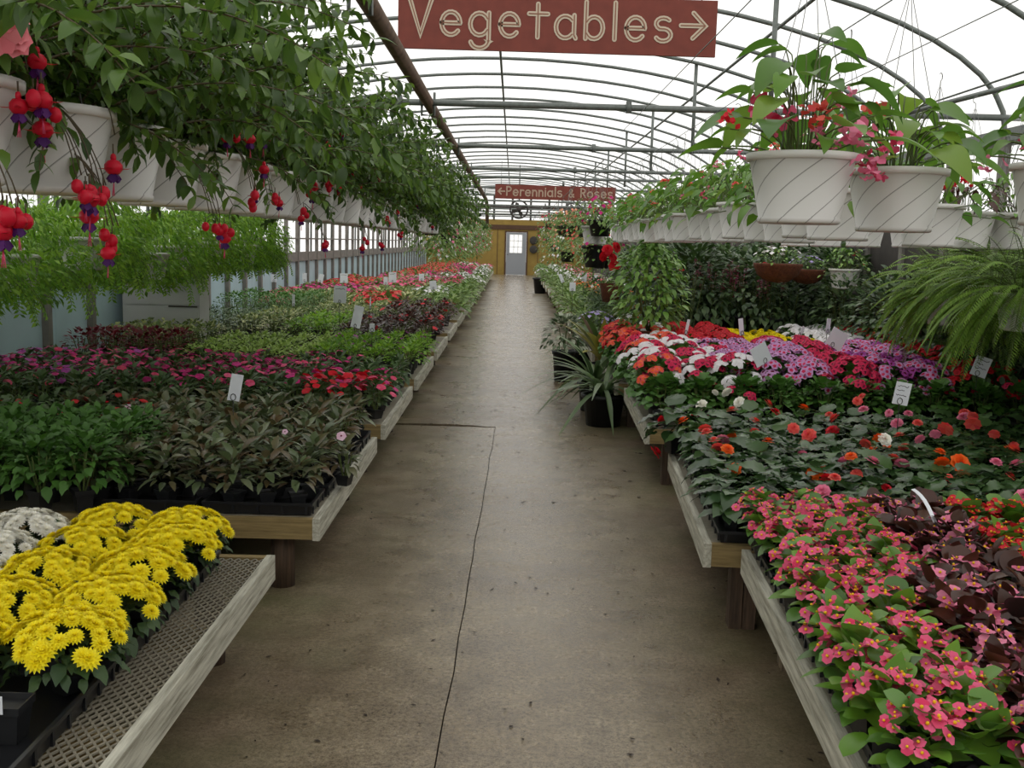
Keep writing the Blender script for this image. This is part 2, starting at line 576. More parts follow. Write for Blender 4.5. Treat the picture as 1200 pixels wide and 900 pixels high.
def fl_pel(col, centre, R=0.023, k=8, spread=0.045):
    """a pelargonium head: several five-petalled florets with dark blotches"""
    mb = MB()
    mats = [FL[col], FL[centre]]
    for j in range(k):
        a = 2.4 * j; rr = spread * math.sqrt((j + 0.3) / k)
        nrm = norm((math.cos(a) * rr * 22, math.sin(a) * rr * 22, 1))
        base = frame((rr * math.cos(a), rr * math.sin(a), -rr * rr * 9), np.cross(nrm, (0.3, 1, 0.1)), nrm)
        T = leaf(R, R * 1.1, 3, 0.12, 0.15, 'petal')
        T2 = leaf(R * 0.55, R * 0.55, 2, 0.12, 0.1, 'petal')
        for i in range(5):
            b = 2 * math.pi * i / 5
            d = (math.cos(b), math.sin(b), 0.2)
            mb.add(*T, base @ frame((0, 0, 0), d), 0)
            if i < 3 or centre != 'blotch':
                mb.add(*T2, base @ frame((0, 0, 0.0018), d), 1)
    return mb.mesh('pelargonium head', mats)


def fl_fuchsia():
    """hanging bloom, tip at the origin and body below: red tube and balloon of sepals, purple skirt, stamens"""
    mb = MB()
    mb.tube([(0, 0, 0), (0, 0, -0.022)], [0.0018, 0.0018], 4, 2)
    mb.add(*blob(0.006, 0.009, 6, 4), TR(0, 0, -0.026), 0)
    mb.add(*blob(0.0175, 0.0155, 8, 5), TR(0, 0, -0.044), 0)
    for i in range(4):
        a = math.pi / 2 * i + .3
        mb.add(*leaf(0.026, 0.014, 3, 0.2, -0.35, 'lance'), frame((0.01 * math.cos(a), 0.01 * math.sin(a), -0.046), (math.cos(a), math.sin(a), -0.35)), 0)
    for i in range(5):
        a = 2 * math.pi * i / 5
        mb.add(*leaf(0.024, 0.02, 3, 0.2, 0.2, 'petal'), frame((0.004 * math.cos(a), 0.004 * math.sin(a), -0.052), (math.cos(a) * .5, math.sin(a) * .5, -1), (math.cos(a), math.sin(a), .5)), 1)
    for i in range(3):
        mb.tube([(0, 0, -0.07), (0.003 * (i - 1), 0.002, -0.098)], 0.0008, 3, 3)
    return mb.mesh('fuchsia bloom', [FL['fuchsia'], FL['purple'], MT['stem_r'], FL['pink']])


def fl_bud():
    mb = MB()
    mb.tube([(0, 0, 0), (0, 0, -0.02)], 0.0015, 4, 1)
    mb.add(*blob(0.013, 0.0155, 7, 5), TR(0, 0, -0.032), 0)
    return mb.mesh('fuchsia bud', [FL['fuchsia'], MT['stem_r']])


def fl_spray(col, n=9, R=0.017):
    """drooping pink begonia cluster"""
    mb = MB()
    for j in range(n):
        p = np.array([random.gauss(0, .02), random.gauss(0, .02), -random.uniform(0, .06)])
        a = random.uniform(0, 6.28)
        d = norm((math.cos(a), math.sin(a), random.uniform(-.6, .3)))
        mb.add(*leaf(R * 1.3, R * 1.5, 3, .15, .2, 'round'), frame(p, d, (random.uniform(-1, 1), random.uniform(-1, 1), .6)), 0)
        mb.add(*leaf(R * 1.3, R * 1.5, 3, .15, .2, 'round'), frame(p, -d, (random.uniform(-1, 1), random.uniform(-1, 1), .6)), 0)
    return mb.mesh('flower spray', FL[col])


# ------------------------------------------------------------------ plants
def mound(seed, N, r, h, tilt0=1.1, tilt1=-0.25, inner=0.35, jz=0.02, js=0.25):
    """leaf places over a low dome: list of (matrix)"""
    R = random.Random(seed)
    out = []
    for i in range(N):
        t = (i + 0.5) / N
        a = i * 2.39996 + R.uniform(-.35, .35)
        rho = r * math.sqrt(t) * inner + R.uniform(0, .012)
        z = h * (1 - 0.75 * t ** 1.3) + R.uniform(-jz, jz)
        el = tilt0 * (1 - t) + tilt1 * t + R.uniform(-.25, .25)
        d = (math.cos(a) * math.cos(el), math.sin(a) * math.cos(el), math.sin(el))
        out.append(frame((rho * math.cos(a), rho * math.sin(a), z), d, (R.uniform(-.3, .3), R.uniform(-.3, .3), 1), 1 + R.uniform(-js, js)))
    return out


def sites(seed, N, r, h, lean=0.8):
    R = random.Random(seed * 31 + 5)
    out = []
    for i in range(N):
        t = (i + R.uniform(.1, .9)) / N
        a = i * 2.39996 + R.uniform(-.5, .5)
        rho = r * math.sqrt(t) * 0.95
        z = h * (1.08 - 0.5 * t ** 1.4)
        u = norm((math.cos(a) * math.sqrt(t) * lean, math.sin(a) * math.sqrt(t) * lean, 1))
        M = frame((rho * math.cos(a), rho * math.sin(a), z), np.cross(u, (math.sin(a + i), math.cos(a + i), .2)), u, 1 + R.uniform(-.2, .2))
        out.append(M)
    return out


def merge(mb, mats, templ, mi=0):
    for i, M in enumerate(mats):
        mb.add(*templ[i % len(templ)], M, mi)


def mound_mesh(name, mat, templ, seed, N, r, h, stem=True, flowers=None, **kw):
    mb = MB()
    merge(mb, mound(seed, N, r, h, **kw), templ)
    if stem:
        R = random.Random(seed)
        for k in range(5):
            a = k * 1.256
            mb.tube([(0.01 * math.cos(a), 0.01 * math.sin(a), 0), (r * .3 * math.cos(a), r * .3 * math.sin(a), h * .75)], 0.0035, 4, 1, False)
    mats = [mat, MT['stem']]
    if flowers:                                            # small far plant: flowers in the same mesh
        col, R_, nf = flowers
        for M in sites(seed, nf, r * 1.05, h + R_ * .6):
            for k in range(4):
                a = k * math.pi / 2 + seed
                mb.add(*leaf(R_, R_ * 1.1, 2, .1, .2, 'petal'), M @ frame((0, 0, 0.004), (math.cos(a), math.sin(a), .25)), 2)
        mats.append(FL[col])
    return mb.mesh(name, mats)


def small_pot(r=0.05, h=0.09, square=True):
    mb = MB()
    s = 4 if square else 16
    mb.lathe([(r * .72, 0), (r * .95, h * .8), (r * 1.06, h * .8), (r * 1.08, h), (r * .98, h), (r * .92, h * .85), (0.001, h * .85)], s, 0)
    mb.lathe([(0.001, 0.0005), (r * .72, 0)], s, 0)
    return mb.mesh('small pot', [MT['pot_b']], smooth=not square)


CUR = [None]          # place in the bed being planted: (from the aisle, row)
POT = small_pot()
POT_S = small_pot(0.05, 0.055)
POT_R = small_pot(0.065, 0.11, False)


class Kind:
    """a kind of potted plant: variants of foliage, a pot, flower meshes"""
    def __init__(s, name, cat, foliage=None, leaves=None, pot=POT, pot_h=0.08, r=0.1, h=0.12, nsites=0, single=False):
        s.name, s.cat, s.foliage, s.leaves, s.pot, s.pot_h, s.r, s.h, s.single = name, cat, foliage, leaves, pot, pot_h, r, h, single
        s.sites = [sites(k + 3, nsites, r, h) for k in range(3)] if nsites else []

    def place(s, x, y, z, label, group=None, flowers=(), prob=0.0, scale=1.0, split=False, rz=None, tilt=None):
        if CUR[0]:
            label = '%s, %s from the aisle, %s row' % (label, ORD[CUR[0][0]], ORD[CUR[0][1]])
        rz = random.uniform(0, 6.28) if rz is None else rz
        if s.single:
            o = ob(s.name, random.choice(s.foliage))
            o.location = (x, y, z); o.rotation_euler = (0, 0, rz); o.scale = (scale,) * 3
            return tag(o, label, s.cat, group)
        root = thing(s.name, label, s.cat, (x, y, z), rz, group, scale)
        if s.pot:
            ob('pot', s.pot, root)
        if split and s.leaves:
            for i, M in enumerate(random.choice(s.leaves[1])):
                M = M.copy(); M[2, 3] += s.pot_h
                ob('leaf', s.leaves[0][i % len(s.leaves[0])], root, M)
        else:
            ob('foliage', random.choice(s.foliage), root, TR(0, 0, s.pot_h))
        if flowers and s.sites:
            for M in random.choice(s.sites):
                if random.random() < prob:
                    M = M.copy(); M[2, 3] += s.pot_h
                    ob('flower', random.choice(flowers), root, M)
        return root


def leaf_meshes(name, mat, templ):
    out = []
    for T in templ:
        mb = MB(); mb.add(*T)
        out.append(mb.mesh(name, mat))
    return out


def at_x(px, py, x):
    d = ray(px, py)
    return CAM_POS + d * (x / d[0])


# =================================================================== THE SETTING
XL, XR, XC = -4.3, 3.95, -0.17
HB, HW, HH = 2.6, 4.12, 1.3                                # hoop foot height, half width, rise
Y_END, Y_NEAR = 51.0, -5.0
HOOPS = [8.5 + 1.22 * k for k in range(-11, 35)]


def hoop_pt(t):
    """t from 0 (left foot) to pi (right foot)"""
    return XC - HW * math.cos(t), HB + HH * math.sin(t)


def setting():
    g = ob('ground', None) if False else None
    mb = MB(); mb.box((-40, -20, -0.3), (40, 90, -0.12))
    tag(ob('ground', mb.mesh('ground', plain('gravel yard', (120, 116, 108), 0.95, 0, 0.2, 3))), kind='structure')
    # floor: slabs with recessed joints
    mb = MB(); mb.box((XL - .1, Y_NEAR, -0.12), (XR + .1, Y_END + .2, -0.03))
    fl = tag(ob('floor', mb.mesh('floor', MT['underlay'])), kind='structure')

    def slab(pts):
        mb = MB(); n = len(pts)
        V = [(x, y, 0) for x, y in pts] + [(x, y, -0.03) for x, y in pts]
        F = [tuple(range(n))] + [(i, i + n, (i + 1) % n + n, (i + 1) % n) for i in range(n)]
        mb.add(V, F)
        ob('slab', mb.mesh('slab', MT['concrete'], smooth=False), fl)
    R = random.Random(3)
    seam = [(-0.20 + 0.08 * (y - 2.95) / 5.83 + R.uniform(-.006, .006), y) for y in [Y_NEAR] + [0.5 + .35 * k for k in range(24)] if y < 8.7] + [(-0.12, 8.775)]
    cross = [(-0.12 - .1 * k, 8.775 + R.uniform(-.008, .008)) for k in range(1, 9)] + [(XL - .1, 8.78)]
    slab([(XL - .1, Y_NEAR)] + seam + cross[:-1] + [(XL - .1, 8.77)])
    g1, g2 = 0.005, 0.03
    slab([(XR + .1, Y_NEAR), (XR + .1, 14.2), (XL - .1, 14.2), (XL - .1, 8.78 + g2 + .075)] + [(x, y + g2 + .075 * min(1, (-.12 - x) / .35)) for x, y in cross[:-1][::-1]] + [(x + g1, y + (g2 if i == 0 else 0)) for i, (x, y) in enumerate(seam[::-1])])
    for y0, y1 in ((14.21, 20.5), (20.51, 27), (27.01, 36), (36.01, Y_END)):
        slab([(XL - .1, y0), (XR + .1, y0), (XR + .1, y1), (XL - .1, y1)])
    mb = MB()
    for k in range(260):
        x, y = R.uniform(-.95, 1.15), 2.4 + 9 * R.random() ** 1.6
        s = R.uniform(.003, .009) * (1 + (y > 6) * .6)
        mb.add(*leaf(s * 3, s * 1.6, 2, R.uniform(-.2, .5), R.uniform(-.3, .3)), frame((x, y, 0.004), (R.uniform(-1, 1), R.uniform(-1, 1), 0)))
    tag(ob('leaf_crumbs', mb.mesh('leaf crumbs', MT['debris'])), 'dark dry leaf crumbs scattered over the concrete aisle', 'debris', None, 'stuff')

    # roof film
    mb = MB(); T = [math.pi * k / 28 for k in range(29)]
    prof = [(XL, 1.15)] + [hoop_pt(t) for t in T] + [(XR, 1.15)]
    prof = [(XC + (x - XC) * 1.008, z + .03 if 1 < z > 2.5 else z) for x, z in prof]
    V = [(x, y, z) for y in (Y_NEAR, Y_END) for x, z in prof]; n = len(prof)
    mb.add(V, [(i, i + 1, i + 1 + n, i + n) for i in range(n - 1)])
    ce = tag(ob('ceiling', mb.mesh('film', MT['film'])), kind='structure')
    # hoops share one mesh
    mb = MB(); mb.tube([(XL, 0, 1.1)] + [(hoop_pt(t)[0], 0, hoop_pt(t)[1]) for t in T] + [(XR, 0, 1.1)], 0.021, 6)
    hm = mb.mesh('hoop', MT['galv'])
    for y in HOOPS:
        ob('hoop', hm, ce, TR(0, y, 0))
    for x, z, r in ((XC - .05, HB + HH - .03, .016), (2.35, HB + HH * math.sin(math.acos((2.35 - XC) / HW)) - .04, .016), (-2.6, HB + HH * math.sin(math.acos((XC + 2.6) / HW)) - .04, .016)):
        mb = MB(); mb.tube([(x, Y_NEAR, z), (x, Y_END, z)], r, 6)
        ob('purlin', mb.mesh('purlin', MT['galv']), ce)
    # cross pipes with uprights, every third hoop
    ty = [8.5 + 3.66 * k for k in range(12)]
    for i, y in enumerate(ty):
        mb = MB(); zt = 2.70 if i < 3 else 2.80
        mb = MB(); mb.tube([(XL, y, zt), (XR + .75, y, zt)], 0.026, 8)
        ob('cross_pipe', mb.mesh('cross pipe', MT['galv']), ce)
        for x in (-2.2, 2.05):
            zt = HB + HH * math.sin(math.acos((x - XC) / HW))
            mb = MB(); mb.tube([(x, y + .03, 2.68), (x, y + .03, zt)], 0.022, 6)
            ob('upright', mb.mesh('upright', MT['galv']), ce)
        for x in (-.95, 0.9):
            mb = MB(); mb.box((x - .02, y - .035, 2.66), (x + .02, y + .035, 2.75))
            ob('clamp', mb.mesh('clamp', MT['galv']), ce)
    # diagonal wind brace and eave gutter on the right
    mb = MB(); mb.tube([(XR - 1.0, 8.5, 2.66), (XR + .3, 5.6, 2.95)], 0.02, 6)
    ob('brace', mb.mesh('brace', MT['galv']), ce)
    mb = MB()
    mb.box((XR - .03, Y_NEAR, 2.5), (XR + .14, Y_END, 2.53)); mb.box((XR - .05, Y_NEAR, 2.5), (XR - .03, Y_END, 2.6)); mb.box((XR + .14, Y_NEAR, 2.5), (XR + .16, Y_END, 2.6))
    ob('eave_gutter', mb.mesh('gutter', MT['galv'], smooth=False), ce)

    # side walls
    for nm, x, pm, d in (('wall_left', XL, MT['panel'], 1), ('wall_right', XR, MT['darkstud'], -1)):  # right panels are coloured dark to stand in for the shade there
        mb = MB(); mb.box((x - .05, Y_NEAR, -.03), (x + .01, Y_END, .06))
        w = tag(ob(nm, mb.mesh('sill', MT['stud'])), kind='structure')
        y = Y_NEAR
        while y < Y_END - 1:
            mb = MB(); mb.box((x - .03, y + .004, .06), (x + .0, y + 2.436, 1.12))
            ob('panel', mb.mesh('panel', pm, smooth=False), w)
            if d < 0:
                mb = MB(); mb.box((x - .03, y + .004, 1.22), (x, y + 2.436, 1.86)); ob('panel', mb.mesh('upper panel', pm, smooth=False), w)  # added dark panel, keeps the bright film from showing in the shaded side
            y += 2.44
        for z0, z1 in ((1.12, 1.30), (1.55, 1.58)) if d > 0 else ((1.12, 1.2),):
            mb = MB(); mb.box((x - .02, Y_NEAR, z0), (x + .05, Y_END, z1))
            ob('rail', mb.mesh('rail', MT['stud'], smooth=False), w)
        mb = MB(); mb.box((min(x, x + .06 * d), -.045, .06), (max(x, x + .06 * d), .045, 2.6)); sm = mb.mesh('stud', MT['stud'], smooth=False)
        for k in range(55):
            ob('stud', sm, w, TR(0, Y_NEAR + .4 + k * 1.0, 0))
    mb = MB()
    for y in [6 + 1.0 * k for k in range(0)]:
        pass
    # near end wall (behind the viewer): film on two posts
    mb = MB(); mb.add([(x, Y_NEAR, z) for x, z in [(XL, 0), (XL, 1.15)] + prof[1:-1] + [(XR, 1.15), (XR, 0)]], [tuple(range(len(prof) + 2))])
    tag(ob('wall_front', mb.mesh('end film', MT['film'])), kind='structure')

    # far end wall
    y = Y_END
    dx0, dx1, dz = -0.36, 0.62, 2.08
    mb = MB()
    mb.box((XL, y, 0), (dx0 - .06, y + .1, 2.7)); mb.box((dx1 + .06, y, 0), (XR, y + .1, 2.7)); mb.box((dx0 - .06, y, dz + .06), (dx1 + .06, y + .1, 2.7))
    wb = tag(ob('wall_back', mb.mesh('end wall', MT['ochre'], smooth=False)), kind='structure')
    mb = MB(); mb.box((XL, y - .06, 2.22), (XR, y, 2.44)); ob('beam', mb.mesh('beam', MT['brown'], smooth=False), wb)
    for x in [XL + .5 + k * 1.0 for k in range(8)]:
        if not dx0 - .2 < x < dx1 + .2:
            mb = MB(); mb.box((x - .012, y - .015, 0), (x + .012, y, 2.22)); ob('batten', mb.mesh('batten', MT['brown'], smooth=False), wb)
    mb = MB()
    gab = [hoop_pt(t) for t in T]
    mb.add([(x, y + .05, z) for x, z in [(XL, 2.6)] + gab + [(XR, 2.6)]], [tuple(range(len(gab) + 2))])
    ob('gable_film', mb.mesh('gable film', MT['film']), wb)
    for x in [XL + .6 + k * .9 for k in range(9)]:
        zt = HB + HH * math.sin(math.acos(max(-1, min(1, (x - XC) / HW))))
        mb = MB(); mb.box((x - .05, y - .05, 2.7), (x + .05, y + .04, zt)); ob('gable_stud', mb.mesh('gable stud', MT['darkstud'], smooth=False), wb)
    for z in (2.95, 3.3):
        mb = MB(); mb.box((XL + .4, y - .07, z - .05), (XR - .4, y - .02, z + .05)); ob('gable_rail', mb.mesh('gable rail', MT['darkstud'], smooth=False), wb)
    # door
    mb = MB()
    wx0, wx1, wz0, wz1 = dx0 + .16, dx1 - .2, 1.08, 1.98
    mb.box((dx0, y - .02, 0.02), (dx1, y + .03, wz0)); mb.box((dx0, y - .02, wz1), (dx1, y + .03, dz))
    mb.box((dx0, y - .02, wz0), (wx0, y + .03, wz1)); mb.box((wx1, y - .02, wz0), (dx1, y + .03, wz1))
    dr = tag(ob('door_1', mb.mesh('door', MT['doorgrey'], smooth=False)), kind='structure')
    mb = MB()
    for k in range(4):
        x = wx0 + (wx1 - wx0) * k / 3; mb.box((x - .012, y - .03, wz0), (x + .012, y + .035, wz1))
    for k in range(4):
        z = wz0 + (wz1 - wz0) * k / 3; mb.box((wx0, y - .03, z - .012), (wx1, y + .035, z + .012))
    ob('window_grid', mb.mesh('grid', MT['whitepaint'], smooth=False), dr)
    mb = MB(); mb.box((wx0, y, wz0), (wx1, y + .006, wz1)); ob('pane', mb.mesh('pane', MT['film'], smooth=False), dr)
    mb = MB(); mb.add(*blob(.035, .035, 8, 5), TR(dx0 + .08, y - .06, 1.0)); ob('knob', mb.mesh('knob', MT['wire']), dr)
    mb = MB()
    mb.box((dx0 - .08, y - .04, 0), (dx0 - .005, y + .02, dz + .08)); mb.box((dx1 + .005, y - .04, 0), (dx1 + .08, y + .02, dz + .08)); mb.box((dx0 - .005, y - .04, dz + .005), (dx1 + .005, y + .02, dz + .08))
    tag(ob('trim_1', mb.mesh('door trim', MT['brown'], smooth=False)), kind='structure')
    # lattice window in the far wall; its yellow glow is put into the plate's colour
    mb = MB(); cx, cz = -3.85, 1.68
    mb.box((cx - .5, y - .05, cz - .33), (cx + .5, y - .03, cz + .33))
    wn1 = tag(ob('window_1', mb.mesh('yellow window', MT['glow'], smooth=False)), kind='structure')
    mb = MB()
    for k in range(-4, 5):
        for s in (-1, 1):
            mb.tube([(cx + k * .12 - .12 * s, y - .06, cz - .33), (cx + k * .12 + .12 * s, y - .06, cz + .33)], .014, 4)
    mb.box((cx - .56, y - .08, cz - .4), (cx + .56, y - .02, cz - .33)); mb.box((cx - .56, y - .08, cz + .33), (cx + .56, y - .02, cz + .4))
    mb.box((cx - .56, y - .08, cz - .33), (cx - .5, y - .02, cz + .33)); mb.box((cx + .5, y - .08, cz - .33), (cx + .56, y - .02, cz + .33)); mb.box((cx - .04, y - .08, cz - .33), (cx + .04, y - .02, cz + .33))
    ob('window_grid', mb.mesh('lattice', MT['darkstud'], smooth=False), wn1)


setting()


# long brown pipe under the roof
def heater_pipe():
    mb = MB()
    pts = [(-0.72, 1.5, 2.72), (-0.72, 24, 2.66), (-0.70, 25.2, 2.62), (-0.68, 25.8, 2.45), (-0.68, 26, 2.0)]
    mb.tube(pts, .045, 10)
    o = tag(ob('overhead_pipe', mb.mesh('pipe', MT['rust'])), 'thick brown pipe running overhead along the left of the aisle', 'pipe')
    for y in (4.8, 8.5, 12.2, 15.8, 19.5, 23.1):
        mb = MB(); mb.tube([(-.77, y, 2.70), (-.77, y, 2.60), (-.67, y, 2.60), (-.67, y, 2.78)], .012, 5); mb.box((-.79, y - .03, 2.68), (-.75, y + .03, 2.8))
        ob('strap', mb.mesh('strap', MT['galv']), o)
heater_pipe()


# ------------------------------------------------------------------ signs with carved lettering
def arc(cx, cy, rx, ry, a0, a1, n=12):
    return [(cx + rx * math.cos(math.radians(a0 + (a1 - a0) * k / n)), cy + ry * math.sin(math.radians(a0 + (a1 - a0) * k / n))) for k in range(n + 1)]


GLYPH = {   # x-height 1, capitals 1.55; each: (width, strokes)
    'V': (1.0, [[(0, 1.55), (.5, 0), (1.0, 1.55)]]),
    'e': (.9, [[(.04, .52), (.86, .52)] + arc(.45, .5, .42, .5, 5, 320, 16)]),
    'g': (.9, [arc(.42, .5, .42, .48, 30, 330, 14), [(.84, 1.0), (.84, -.2)] + arc(.43, -.2, .41, .36, 0, -165, 10)]),
    't': (.8, [[(.4, 1.45), (.4, 0)], [(0, 1.02), (.85, 1.02)]]),
    'a': (.9, [arc(.42, .48, .42, .48, 40, 320, 14), [(.82, 1.0), (.82, .15), (.9, 0)]]),
    'b': (.85, [[(.02, 1.6), (.02, 0)], arc(.4, .48, .4, .48, 150, -150, 14)]),
    'l': (.12, [[(.06, 1.6), (.06, 0)]]),
    's': (.75, [arc(.38, .75, .33, .25, 40, 240, 8) + arc(.38, .26, .35, .27, 80, -150, 10)]),
    'P': (.8, [[(.05, 0), (.05, 1.5)] + arc(.35, 1.12, .42, .38, 90, -90, 10) + [(.05, .74)]]),
    'r': (.55, [[(.05, 1.0), (.05, 0)], arc(.4, .5, .35, .48, 165, 55, 8)]),
    'n': (.75, [[(.04, 1.0), (.04, 0)], arc(.38, .6, .33, .38, 180, 0, 10) + [(.71, 0)]]),
    'i': (.12, [[(.06, 1.0), (.06, 0)], [(.06, 1.35), (.06, 1.4)]]),
    '&': (.9, [[(.9, 0), (.22, .95)] + arc(.4, 1.08, .2, .24, 200, 0, 8) + [(.5, .8), (.12, .45)] + arc(.36, .28, .3, .28, 150, 330, 8) + [(.85, .5)]]),
    'R': (.85, [[(.05, 0), (.05, 1.5)] + arc(.35, 1.12, .4, .36, 90, -90, 10) + [(.05, .76)], [(.35, .76), (.85, 0)]]),
    'o': (.9, [arc(.45, .5, .43, .48, 0, 360, 18)]),
    '>': (1.1, [[(0, .7), (1.1, .7)], [(.55, 1.25), (1.1, .7), (.55, .15)]]),
    '<': (1.1, [[(1.1, .7), (0, .7)], [(.5, 1.2), (0, .7), (.5, .2)]]),
}


def stroke(mb, pts, w, y, mi):
    """one mitred ribbon with rounded ends"""
    P = [np.array(p, float) for p in pts]
    n = len(P); V = []
    closed = n > 3 and np.linalg.norm(P[0] - P[-1]) < 1e-6
    for k in range(n):
        a = P[k] - P[k - 1] if k else (P[-1] - P[-2] if closed else P[1] - P[0])
        b = P[k + 1] - P[k] if k < n - 1 else (P[1] - P[0] if closed else P[-1] - P[-2])
        a, b = a / (np.linalg.norm(a) + 1e-9), b / (np.linalg.norm(b) + 1e-9)
        t = a + b; t = t / (np.linalg.norm(t) + 1e-9); nn = np.array([-t[1], t[0]])
        m = w / max(.45, float(nn @ np.array([-a[1], a[0]])))
        V += [P[k] + nn * m, P[k] - nn * m]
    mb.add([(v[0], y, v[1]) for v in V], [(2 * k, 2 * k + 1, 2 * k + 3, 2 * k + 2) for k in range(n - 1)], None, mi)
    if not closed:
        for e, d in ((P[0], P[0] - P[1]), (P[-1], P[-1] - P[-2])):
            a0 = math.atan2(d[1], d[0])
            mb.add([(e[0] + w * math.cos(a0 + q), y, e[1] + w * math.sin(a0 + q)) for q in np.linspace(-math.pi / 2, math.pi / 2, 7)], [tuple(range(7))], None, mi)


def sign(name, label, corners, text, y, wires):
    """corners: left bottom, right bottom, height; letters stand proud of the board"""
    (x0, z0), (x1, z1), h, pad, xh, gap = corners
    L = math.hypot(x1 - x0, z1 - z0)
    root = thing(name, label, 'sign', (x0, y, z0))
    root.rotation_euler = (0, -math.atan2(z1 - z0, x1 - x0), 0)
    mb = MB(); mb.box((0, 0, 0), (L, .03, h)); ob('board', mb.mesh('board', MT['sign'], smooth=False), root)
    x = pad
    widths = sum((GLYPH[c][0] if c != ' ' else .5) for c in text)
    free = L - 2 * pad - widths * xh
    step = free / (len(text) - 1)
    base = h * gap
    for c in text:
        if c == ' ':
            x += .5 * xh + step; continue
        w, st = GLYPH[c]
        mb = MB()
        for q, s in enumerate(st):
            pts = [(x + px * xh, base + pz * xh) for px, pz in s]
            stroke(mb, pts, .105 * xh, -.004 - .0008 * q, 0)
        for q, s in enumerate(st):
            pts = [(x + px * xh, base + pz * xh) for px, pz in s]
            stroke(mb, pts, .028 * xh, -.0065 - .0004 * q, 1)
        ob('letter', mb.mesh('letter', [MT['letter'], MT['groove']], smooth=False), root)
        x += w * xh + step
    for wx in wires:
        mb = MB(); mb.tube([(L * wx, .015, h - .03), (L * wx, .015, h + .5)], .005, 4)
        ob('hanging_wire', mb.mesh('wire', MT['wire']), root)


a, b = at_y(466, 56, 8.3), at_y(838, 67, 8.3)
sign('vegetables_sign', 'large red-brown board reading Vegetables with an arrow to the right', ((a[0], a[2]), (b[0], b[2]), .425, .09, .172, .26), 'Vegetables>', 8.3, (.05, .95))
a, b = at_y(580, 232.5, 22.9), at_y(721, 236.5, 22.9)
sign('perennials_sign', 'small distant board reading Perennials & Roses with an arrow to the left', ((a[0], a[2]), (b[0], b[2]), .31, .07, .125, .24), '<Perennials & Roses', 22.9, (.05, .95))


# ------------------------------------------------------------------ benches
def bench(label, x, y0, x1, y1, z, rz=0.0, side=-1, lattice=None, boards=('board_y', 'board_w'), posts='round', group=None):
    """origin at the near corner on the aisle; grows away from the aisle (side -1 left, +1 right)"""
    W, D = abs(x1 - x), y1 - y0
    root = thing('plant_bench', label, 'bench', (x, y0, 0), rz, group)
    s = side
    def bx(n, lo, hi, mat):
        mb = MB(); a, b = sorted((lo[0] * s, hi[0] * s)); mb.box((a, lo[1], lo[2]), (b, hi[1], hi[2]))
        ob(n, mb.mesh(n, MT[mat], smooth=False), root)
    bx('side_board', (0, 0, z - .1), (.032, D, z), boards[1])
    bx('side_board', (W - .03, 0, z - .1), (W, D, z), boards[1])
    bx('end_board', (.033, 0, z - .095), (W - .031, .035, z - .002), boards[0])
    bx('end_board', (.033, D - .035, z - .095), (W - .031, D, z - .002), boards[0])
    for k in (1, 2):
        bx('cross_beam', (.035, D * k / 3 - .02, z - .1), (W - .031, D * k / 3 + .02, z - .02), boards[0])
    if lattice:
        mb = MB(); cw, cd = .032, .021
        ny = int((D - .07) / cd); nx = int(lattice / cw)
        for j in range(ny):
            for i in range(nx):
                px, py = (.034 + (i + .5 * (j % 2)) * cw), .037 + j * cd
                for q in (-1, 1):
                    A = np.array([(px) * s, py, z - .006]); B = np.array([(px + q * cw / 2) * s, py + cd, z - .003])
                    w = np.array([.0038, 0, 0])
                    mb.add([A - w, A + w, B + w, B - w, A - w - (0, 0, .005), A + w - (0, 0, .005), B + w - (0, 0, .005), B - w - (0, 0, .005)], [(0, 1, 2, 3), (0, 4, 5, 1), (2, 6, 7, 3), (1, 5, 6, 2), (3, 7, 4, 0)])
        o = ob('mesh_top', mb.mesh('mesh top', MT['mesh'], smooth=False), root); o['kind'] = 'stuff'
        bx('mesh_top', (.034 + lattice + .03, .036, z - .012), (W - .032, D - .036, z - .004), 'mesh')
    else:
        bx('mesh_top', (.034, .036, z - .012), (W - .032, D - .036, z - .004), 'mesh')
    px = [(.2, .16), (.2, D - .2), (W - .3, .16), (W - .3, D - .2)] + ([(W * .5, .16), (W * .5, D - .2)])
    for qx, qy in px:
        mb = MB()
        if posts == 'round':
            mb.tube([(qx * s, qy, 0), (qx * s, qy, z - .1)], .056, 12)
            ob('post', mb.mesh('post', MT['post']), root)
        else:
            mb.box((qx * s - .065 - .0, qy - .045, 0), (qx * s - .012, qy + .045, z - .1))
            mb.box((qx * s - .008, qy - .045, 0), (qx * s + .045, qy + .045, z - .1))
            ob('post', mb.mesh('post', MT['post_w' if posts == 'square' else 'post'], smooth=False), root)
    return root


BZ = 0.36
ORD = ['first', 'second', 'third', 'fourth', 'fifth', 'sixth', 'seventh', 'eighth', 'ninth', 'tenth', 'eleventh', 'twelfth', 'thirteenth', 'fourteenth', 'fifteenth', 'sixteenth', 'seventeenth', 'eighteenth', 'nineteenth', 'twentieth', 'twenty-first', 'twenty-second', 'twenty-third', 'twenty-fourth', 'twenty-fifth', 'twenty-sixth', 'twenty-seventh', 'twenty-eighth', 'twenty-ninth', 'thirtieth']
LB = [(1.75, 3.89), (4.42, 6.36), (6.78, 8.66), (9.1, 11.0)] + [(11.45 + 2.35 * k, 13.35 + 2.35 * k) for k in range(14)]
for i, (y0, y1) in enumerate(LB):
    bench(['mesh-topped bench with weathered side board under the yellow mums', 'pine-fronted bench on round posts under the dark impatiens'][i] if i < 2 else '%s low wooden plant bench along the left of the aisle' % ORD[i],
          -.905 if i == 0 else -.83, y0, -2.2 if i == 0 else -4.1, y1, BZ, 0, -1, lattice=.42 if i == 0 else None)
RZ = 0.40
RB = [(2.0, 4.0), (4.06, 5.9), (6.66, 8.62), (8.85, 10.6)] + [(11.3 + 2.35 * k, 13.2 + 2.35 * k) for k in range(14)]
